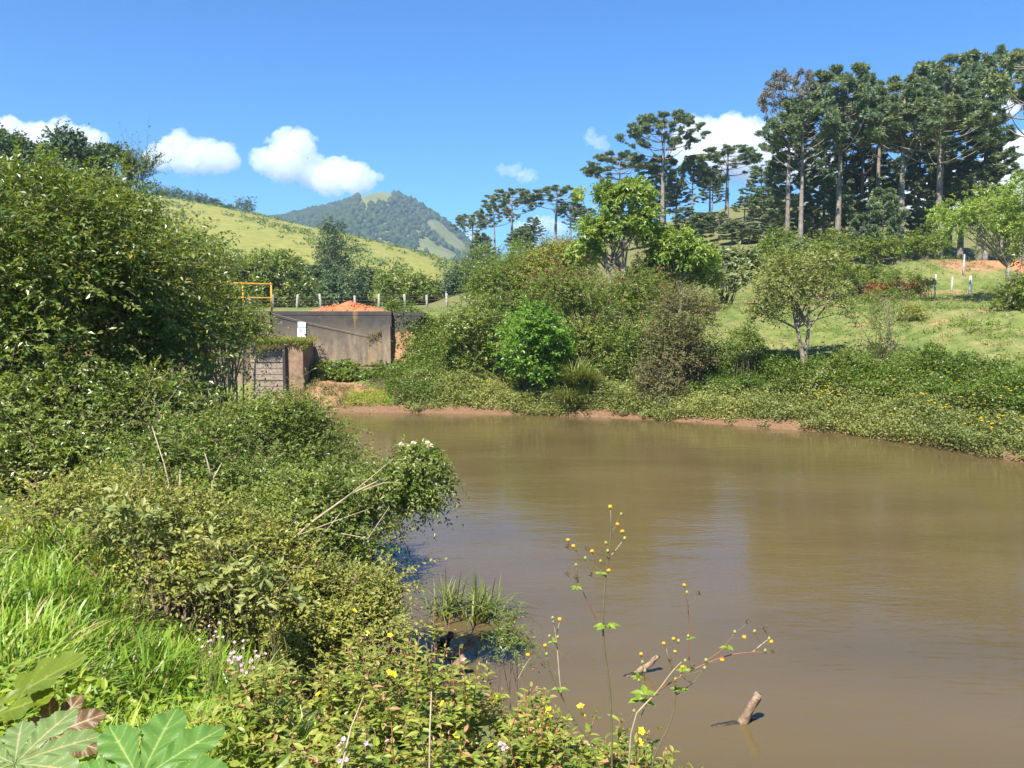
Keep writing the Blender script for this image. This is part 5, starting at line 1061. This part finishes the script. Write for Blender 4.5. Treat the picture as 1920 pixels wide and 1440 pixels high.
# ------------------------------------------------------------------ flowering primrose bushes in the foreground
GF = 'yellow-flowered bushes on the near bank'
def flower_mesh(mat, size, seed):
    r = np.random.RandomState(seed); m = MB()
    for q in range(5):
        a = q * 2 * math.pi / 5; d = np.array([[math.cos(a), math.sin(a), .45]]); V, F, k = leaves(np.zeros((1, 3)), d, np.array([[0, 0, 1.]]), size, size * .95, 'oval', .1); m.add(V, F, r.uniform(.2, .9))
    Vi, Ti = ICO1; m.add(Vi * size * .2 + [0, 0, size * .15], Ti, .1); return m.mesh('flower', M[mat], False)
FL = flower_mesh('yellow', .016, 1); FLW = flower_mesh('white', .010, 2); FLL = flower_mesh('lilac', .010, 3)
def primrose(label, seed, px, D, tops, fl, mat='prim', leaf=(.052, .019), nleaf=52, extra_br=5):
    r = np.random.RandomState(seed); b = gpt(px, D); t = thing('flowering_bush', label, 'bush', b, GF); sm, lm = MB(), MB()
    for (tx, ty) in tops:
        tip = at(tx, ty, D + r.uniform(-.35, .35)); b0 = b + np.array([r.normal() * .10, r.normal() * .10, -.03]); b0[0] += (tip[0] - b[0]) * .55; b0[1] += (tip[1] - b[1]) * .6; b0[2] = gz(b0[0], b0[1]) - .03
        mid = (b0 + tip) / 2 + r.normal(size=3) * [.06, .06, 0]; curves = [bez(b0, mid, tip, 10)]
        for q in range(extra_br):
            u = r.randint(2, 8); p = curves[0][u]; e = p + np.array([r.normal() * .13, r.normal() * .13, r.uniform(.03, .17)]) * (1.1 - u * .05)
            e[2] = min(e[2], tip[2] - .01); curves.append(bez(p, (p + e) / 2 + [0, 0, -.015], e, 10))
        for qi, cv in enumerate(curves):
            sm.add(*tubes(cv, np.linspace(.0042 if qi == 0 else .0026, .0014, 10), 5)); nl = nleaf if qi == 0 else nleaf // 2
            u = np.sort(r.uniform(.12, 1, nl)); P = np.stack([np.interp(u, np.linspace(0, 1, 10), cv[:, i]) for i in range(3)], 1); a = np.arange(nl) * 2.4 + r.uniform(0, 6)
            d = np.stack([np.cos(a), np.sin(a), r.uniform(.1, .8, nl)], 1); s = r.uniform(.6, 1.25, nl) * (1.1 - .35 * u)
            V, F, k = leaves(P, d, np.array([0, 0, 1.]) + r.normal(size=(nl, 3)) * .25, leaf[0] * s, leaf[1] * s, 'oval', .25); lm.add(V, F, np.repeat(np.clip(r.uniform(0, .98, nl), 0, 1), k))
            n2 = 5; P2 = cv[r.randint(6, 10, n2)] + r.normal(size=(n2, 3)) * .012; V, F, k = leaves(P2, rdir(r, n2) + [0, 0, .8], rdir(r, n2), .016, .008, 'kite'); lm.add(V, F, .995)
    link('stems', sm.mesh('stems', M['redstem'], True, b), t); link('foliage', lm.mesh('foliage', M[mat], False, b), t)
    for (fx_, fy_, me) in fl:
        o = link('flower', me, t, at(fx_, fy_, D - .25) - b); o.rotation_euler = (R(r.uniform(20, 55)), R(r.uniform(-25, 25)), r.uniform(0, 6))
rp = np.random.RandomState(140)
def tops(n, x0, x1, yl): xs = rp.uniform(x0, x1, n); return [(a, np.interp(a, *yl) + abs(rp.normal()) * 45) for a in xs]
YL = ([420, 560, 700, 800, 900, 1000, 1100, 1180, 1260], [1270, 1225, 1195, 1180, 1235, 1280, 1320, 1345, 1400])
primrose('tall red-stemmed flowering bush nearest the floating grass', 141, 790, 4.2, [(810, 1125), (760, 1155), (815, 1180), (735, 1190), (700, 1180), (665, 1150), (640, 1200), (780, 1210), (845, 1150)], [(664, 1146, FL), (688, 1187, FL), (731, 1192, FL), (690, 1190, FLW)], nleaf=40)
primrose('flowering bush at the left end beside the long grass', 142, 560, 3.6, tops(13, 440, 640, YL), [(598, 1302, FL), (603, 1300, FL), (655, 1250, FLW), (652, 1421, FL)])
primrose('dense flowering bush left of the tall grass stalk', 143, 700, 3.4, tops(15, 600, 780, YL), [(742, 1343, FL), (688, 1290, FL), (729, 1262, FL), (738, 1265, FL), (650, 1338, FLW)])
primrose('dense flowering bush behind the tall grass stalk', 144, 830, 3.3, tops(15, 740, 920, YL), [(844, 1276, FL), (830, 1320, FL), (872, 1238, FLW), (757, 1382, FLW), (811, 1395, FL)])
primrose('flowering bush in the middle of the bottom edge', 145, 950, 3.2, tops(15, 860, 1050, YL), [(929, 1270, FLW), (931, 1307, FL), (925, 1311, FL), (920, 1400, FL), (856, 1380, FL)])
primrose('flowering bush with the largest yellow blooms on the right', 146, 1080, 3.0, tops(14, 980, 1170, YL), [(1089, 1326, FL), (1091, 1341, FL), (1059, 1350, FL), (1029, 1361, FL), (1030, 1333, FL)])
primrose('low flowering bush at the right end of the bottom edge', 147, 1190, 2.8, tops(12, 1100, 1260, YL), [(1201, 1371, FL), (1235, 1368, FL), (1199, 1393, FL)])
primrose('leafy bush without open blooms at the bottom left of the flowers', 148, 620, 2.9, tops(11, 520, 700, ([500, 720], [1345, 1345])), [])
primrose('leafy bush without open blooms at the bottom centre', 149, 800, 2.8, tops(11, 690, 880, ([600, 900], [1355, 1345])), [(790, 1405, FLW)])
primrose('leafy bush without open blooms at the bottom right of centre', 150, 980, 2.7, tops(11, 860, 1090, ([800, 1100], [1365, 1375])), [])
# lilac-flowered plants
GLi = 'lilac-flowered plants in the near grass'
for k, (px, py, D, n, lab) in enumerate([(455, 1235, 4.0, 26, 'lilac flowers beside the dark hollow in the near bank'), (395, 1195, 4.6, 12, 'faint lilac flowers left of the dark hollow'), (672, 1418, 2.7, 16, 'lilac flowers at the bottom edge beside the leafy bush'), (944, 1398, 2.7, 5, 'tiny lilac flower at the bottom edge right of centre')]):
    r = np.random.RandomState(160 + k); b = gpt(px, D); t = thing('lilac_plant', lab, 'plant', b, GLi); m = MB(); c = at(px, py, D)
    for q in range(n):
        p = c + r.normal(size=3) * [.05, .05, .035] * (1 if n > 6 else .3); m.add(*tubes(bez(b + r.normal(size=3) * [.04, .04, 0], (b + p) / 2 + r.normal(size=3) * .03, p, 5), np.full(5, .0012), 3))
        o = link('flower', FLL, t, p - b); o.rotation_euler = (R(r.uniform(0, 60)), R(r.uniform(-40, 40)), 0)
    link('stems', m.mesh('stems', M['greenstem'], True, b), t)
# tall dry grass stalks
for pts, lab in [([(1040 * .3125 + 480, 1440, 2.4), (806, 1370, 2.45), (809, 1297, 2.5)], 'tall pale grass stalk rising in front of the flowering bushes'), ([(640, 1440, 2.4), (658, 1365, 2.5), (682, 1305, 2.55)], 'slanting thin grass stalk left of the tall pale one')]:
    P = np.array([at(*p) for p in pts]); P = np.concatenate([[[P[0][0], P[0][1], gz(P[0][0], P[0][1])]], P]); m = MB(); m.add(*tubes(P, np.array([.003, .003, .0028, .002]), 5))
    tag(link('grass_stalk', m.mesh('grass_stalk', M['cane'], True, P[0]), None, P[0]), lab, 'stalk', 'dry grass stalks')
# feathery water-side sprig
shrub('feathery_sprig', 'delicate blue-green feathery sprig at the water edge above the flowers', 'plant', 170, 950, 4.6, [(945, 1215, 36, 40, 0, .1), (970, 1185, 30, 34, 0, .1)], 'mid', 16, 7, 14, .12, .022, .007, every=1, trad=.0012, nlimb=10, rad=.004, shell=.1, spread=1.0, sprd=.04)

# ------------------------------------------------------------------ beggar-tick stems with orange heads
GBd = 'orange-headed stems against the water'
def head_mesh(kind):
    m = MB(); Vi, Ti = ICO2
    if kind == 'flower_head': m.add(Vi * [.0075, .0075, .006] * (1 + .06 * np.random.RandomState(1).normal(size=(len(Vi), 1))), Ti); mt = 'orange'
    elif kind == 'bud': m.add(Vi * [.0058, .0058, .0075], Ti); mt = 'bud'
    else:
        r = np.random.RandomState(2); n = 60; d = rdir(r, n); V, F, k = leaves(d * .002, d, rdir(r, n), .012, .0022); m.add(V, F); m.add(Vi * .005, Ti); mt = 'seed'
    return m.mesh(kind, M[mt], kind != 'seed_head')
HM = {k: head_mesh(k) for k in ('flower_head', 'bud', 'seed_head')}
calyx = MB(); 
for q in range(8):
    a = q * math.pi / 4; V, F, k = leaves(np.zeros((1, 3)), np.array([[math.cos(a), math.sin(a), .5]]), np.array([[0, 0, 1.]]), .010, .004); calyx.add(V, F, .5)
CAL = calyx.mesh('calyx', M['weed'], False)
def bidens(label, D, stems, heads, lvs):
    p0 = stems[0][0][0]; b = at(p0[0], p0[1], D); b[2] = gz(b[0], b[1]); t = thing('flower_stem', label, 'plant', b, GBd)
    for k, (pts, r0, mt) in enumerate(stems):
        P = np.array([at(x, y, D + .02 * k) for x, y in pts])
        if k == 0: P = np.concatenate([[b], P])
        tt = np.linspace(0, 1, len(P)); t2 = np.linspace(0, 1, 14); P = np.stack([np.interp(t2, tt, P[:, i]) for i in range(3)], 1)
        Ps = P.copy(); Ps[1:-1] = (P[:-2] + 2 * P[1:-1] + P[2:]) / 4
        m = MB(); m.add(*tubes(Ps, np.linspace(r0, r0 * .6, 14), 6)); link('stem', m.mesh('stem', M[mt], True, b), t)
    for x, y, kd in heads:
        kk = {'f': 'flower_head', 'b': 'bud', 's': 'seed_head'}[kd]; p = at(x, y, D) - b; o = link(kk, HM[kk], t, p); o.rotation_euler = (.3, 0, x)
        o.scale = [.72 + .22 * ((x * 7) % 10) / 10] * 3
        if kd != 's': c = link('calyx', CAL, o); c.location = (0, 0, -.005)
        # stalk to the nearest stem
        best = min((at(xx, yy, D) - b for pts, _, _ in stems for xx, yy in pts), key=lambda q: np.linalg.norm(q - p) + (3 if q[2] > p[2] else 0) + .0)
        m = MB(); m.add(*tubes(bez(best, (best + p) / 2 + [0, 0, -.008], p - [0, 0, .004], 5), np.full(5, .0011), 4)); link('stalk', m.mesh('stalk', M['greenstem'], True), t)
    r = np.random.RandomState(int(p0[0]))
    for x, y, s in lvs:
        n = 5; d = np.stack([np.linspace(-1, 1, n), r.normal(size=n) * .4, np.full(n, .1)], 1); V, F, k = leaves(np.tile(at(x, y, D), (n, 1)), d, np.tile([0, -.4, 1.], (n, 1)), s * r.uniform(.6, 1.1, n), s * .42, 'oval', .25)
        m = MB(); m.add(V, F, .5); link('leaf', m.mesh('leaf', M['weed'], False, b), t)
def c2(L): return [(960 + x * .361, 920 + y * .361) for x, y in L]
def h2(L): return [(960 + x * .361, 920 + y * .361, k) for x, y, k in L]
def l2(L): return [(960 + x * .361, 920 + y * .361, s) for x, y, s in L]
bidens('tallest orange-headed stem standing alone in front of the water', 2.55, [(c2([(525, 1330), (515, 1060), (490, 900), (465, 740), (478, 560), (485, 440), (500, 340), (520, 200), (512, 95)]), .0034, 'greenstem'),
    (c2([(485, 440), (380, 355), (320, 300)]), .002, 'greenstem'), (c2([(500, 350), (530, 320), (580, 255)]), .0018, 'cane'), (c2([(462, 720), (400, 590), (345, 480)]), .002, 'redstem'), (c2([(520, 230), (540, 170), (562, 130)]), .0016, 'greenstem'), (c2([(480, 380), (430, 330), (395, 300)]), .0016, 'greenstem')],
    h2([(510, 83, 'f'), (567, 122, 'b'), (548, 174, 'f'), (573, 211, 'f'), (585, 248, 'b'), (488, 270, 'b'), (497, 312, 'b'), (502, 345, 's'), (291, 256, 'f'), (319, 287, 'f'), (287, 290, 's'), (390, 297, 's'), (415, 314, 'f'), (381, 350, 'b'), (460, 366, 'b'), (333, 385, 'b'), (286, 430, 's'), (335, 448, 's'), (409, 435, 's'), (502, 414, 'f')]),
    l2([(490, 705, .05), (335, 503, .025), (460, 430, .025)]))
bidens('low orange-headed stem with white stalk left of the tallest one', 2.5, [(c2([(480, 1420), (345, 1220), (260, 1080), (195, 940), (180, 850)]), .0030, 'greenstem'), (c2([(258, 1078), (245, 950), (234, 800), (225, 730), (212, 670)]), .0026, 'cane'), (c2([(232, 745), (248, 680)]), .0016, 'cane'), (c2([(30, 980), (60, 920), (98, 865)]), .0014, 'cane')],
    h2([(172, 803, 'f'), (83, 852, 'f'), (180, 848, 'b'), (160, 898, 's'), (211, 660, 'b'), (248, 667, 'f'), (195, 755, 'b'), (238, 760, 'b'), (195, 1138, 'f'), (203, 1172, 'f')]), l2([(250, 1030, .03), (215, 785, .02)]))
bidens('leaning orange-headed stem with branches reaching far right', 2.45, [(c2([(600, 1205), (690, 1110), (760, 1040), (830, 940), (880, 890)]), .0030, 'cane'), (c2([(760, 1040), (880, 960), (1000, 900), (1130, 850), (1250, 838), (1320, 840)]), .0024, 'redstem'), (c2([(1000, 890), (1090, 830), (1140, 760), (1160, 735)]), .0018, 'redstem'), (c2([(1250, 838), (1300, 795), (1335, 770)]), .0018, 'cane'), (c2([(920, 880), (920, 760), (915, 600), (900, 530)]), .0018, 'redstem')],
    h2([(1157, 733, 'b'), (1206, 760, 'f'), (1225, 676, 's'), (1260, 730, 'b'), (1312, 712, 's'), (1335, 768, 'b'), (1345, 783, 'f'), (1315, 830, 'b'), (1358, 833, 's'), (1092, 879, 'f'), (1008, 880, 'b'), (895, 490, 'f'), (908, 528, 'b'), (967, 532, 's'), (915, 755, 'b'), (900, 883, 'b'), (885, 915, 'f'), (937, 915, 's'), (1000, 920, 'b'), (634, 1143, 'b')]),
    l2([(935, 768, .02), (1120, 815, .03), (690, 1060, .05)]))
bidens('curved dark orange-headed stem rising from the right bush', 2.5, [(c2([(700, 1420), (790, 1280), (835, 1180), (855, 1060), (835, 940), (800, 820)]), .0030, 'greenstem'), (c2([(855, 1060), (940, 1000), (1000, 920)]), .0018, 'greenstem'), (c2([(700, 1100), (690, 990), (675, 870)]), .0018, 'redstem'), (c2([(830, 920), (850, 850), (865, 790)]), .0016, 'greenstem'), (c2([(560, 1420), (640, 1230), (705, 1100)]), .0022, 'greenstem')],
    h2([(788, 792, 'f'), (839, 768, 'f'), (865, 780, 'b'), (847, 835, 'f'), (821, 878, 's'), (671, 848, 'f'), (678, 890, 'b'), (690, 935, 'b'), (658, 985, 'b'), (850, 980, 'b'), (880, 955, 'b')]), l2([(900, 935, .03), (870, 1035, .03), (660, 1090, .05), (650, 970, .025)]))

# ------------------------------------------------------------------ clouds
CD = 4200.0
def cloud(label, puffs, seed, dens=0):
    r = np.random.RandomState(seed); m = MB(); Vi, Ti = ICO3; c0 = at(puffs[0][0], puffs[0][1], CD)
    for px, py, rad in puffs:
        c = at(px, py, CD + r.uniform(-60, 60)); Rr = rad / FPX * CD * 1.02
        subs = [(c, Rr)]
        for q in range(9):
            a = r.uniform(0, 6.28); e = r.uniform(-.5, 1.3); d = np.array([math.cos(a) * math.cos(e), math.sin(a) * math.cos(e), math.sin(e)]); subs.append((c + d * Rr * .8, Rr * r.uniform(.28, .5)))
        for q in range(3):
            a = r.uniform(0, 6.28); subs.append((c + np.array([math.cos(a) * 1.3, math.sin(a) * .5, r.uniform(-.35, .5)]) * Rr, Rr * r.uniform(.16, .3)))
        for cc, rr in subs:
            q = Vi * (1 + .10 * r.normal(size=(len(Vi), 1)) * .5); m.add(q * rr * np.array([1.12, 1, .9]) + cc, Ti)
    o = link('cloud', m.mesh('cloud', CLOUD[dens], True, c0), None, c0)
    rm = o.modifiers.new('remesh', 'REMESH'); rm.mode = 'VOXEL'; rm.voxel_size = 6.5 if dens == 0 else 5.0
    tx = bpy.data.textures.new('cloud_lumps', 'CLOUDS'); tx.noise_scale = 42; tx.noise_depth = 4
    dm = o.modifiers.new('lumps', 'DISPLACE'); dm.texture = tx; dm.strength = 42; dm.mid_level = .5
    t2 = bpy.data.textures.new('cloud_frays', 'CLOUDS'); t2.noise_scale = 19; t2.noise_depth = 4
    d2 = o.modifiers.new('frays', 'DISPLACE'); d2.texture = t2; d2.strength = 34; d2.mid_level = .5
    tag(o, label, 'cloud', 'white cumulus clouds', 'thing')
cloud('long white cloud behind the tall trees at the upper left', [(20, 255, 34), (70, 262, 34), (120, 262, 34), (165, 268, 30), (-30, 260, 38), (140, 285, 28), (60, 290, 34)], 201)
cloud('oval white cloud left of the two-lobed one', [(335, 285, 34), (375, 296, 30), (410, 296, 32), (300, 296, 26), (430, 302, 18), (350, 302, 28)], 202)
cloud('largest left white cloud with two lobes above the mountain', [(550, 280, 36), (535, 305, 40), (500, 300, 26), (590, 325, 34), (640, 325, 32), (670, 338, 30), (620, 340, 30), (565, 262, 20)], 203)
cloud('big bright cloud behind the domed araucaria', [(1310, 262, 42), (1375, 262, 46), (1330, 300, 40), (1420, 275, 36), (1400, 305, 44), (1450, 290, 34), (1280, 290, 26), (1475, 310, 36), (1530, 320, 40)], 204)
cloud('little torn cloud wisp left of the tallest umbrella pine', [(1108, 258, 13), (1122, 268, 13), (1134, 275, 9)], 205, 1)
cloud('faint torn wisp above the row of flat pines', [(990, 330, 15), (968, 322, 13), (945, 318, 12)], 206, 1)
cloud('low bright cloud beside the leftmost flat pine', [(880, 440, 14), (895, 448, 12), (868, 452, 14)], 207)
cloud('low white cloud behind the umbrella pines of the row', [(1000, 425, 18), (1025, 420, 16), (975, 428, 14), (1045, 428, 16)], 208)
cloud('white cloud seen through the grove at the right edge', [(1870, 200, 34), (1900, 290, 40), (1860, 350, 46), (1780, 370, 50), (1920, 360, 50), (1700, 385, 46), (1640, 350, 30)], 209, 2)

# ------------------------------------------------------------------ haze
m = MB(); box(m, -1700, 1700, -320, 2150, -4.5, 215)
hm_, t, b_, out = nodes('valley_haze'); t.nodes.remove(b_); pv = t.nodes.new('ShaderNodeVolumePrincipled')
pv.inputs['Color'].default_value = (.55, .76, 1.0, 1); pv.inputs['Density'].default_value = .00027; pv.inputs['Anisotropy'].default_value = .2
t.links.new(pv.outputs[0], out.inputs['Volume'])
tag(link('haze', m.mesh('haze', hm_)), 'thin pale blue haze in the valley air', kind='stuff')
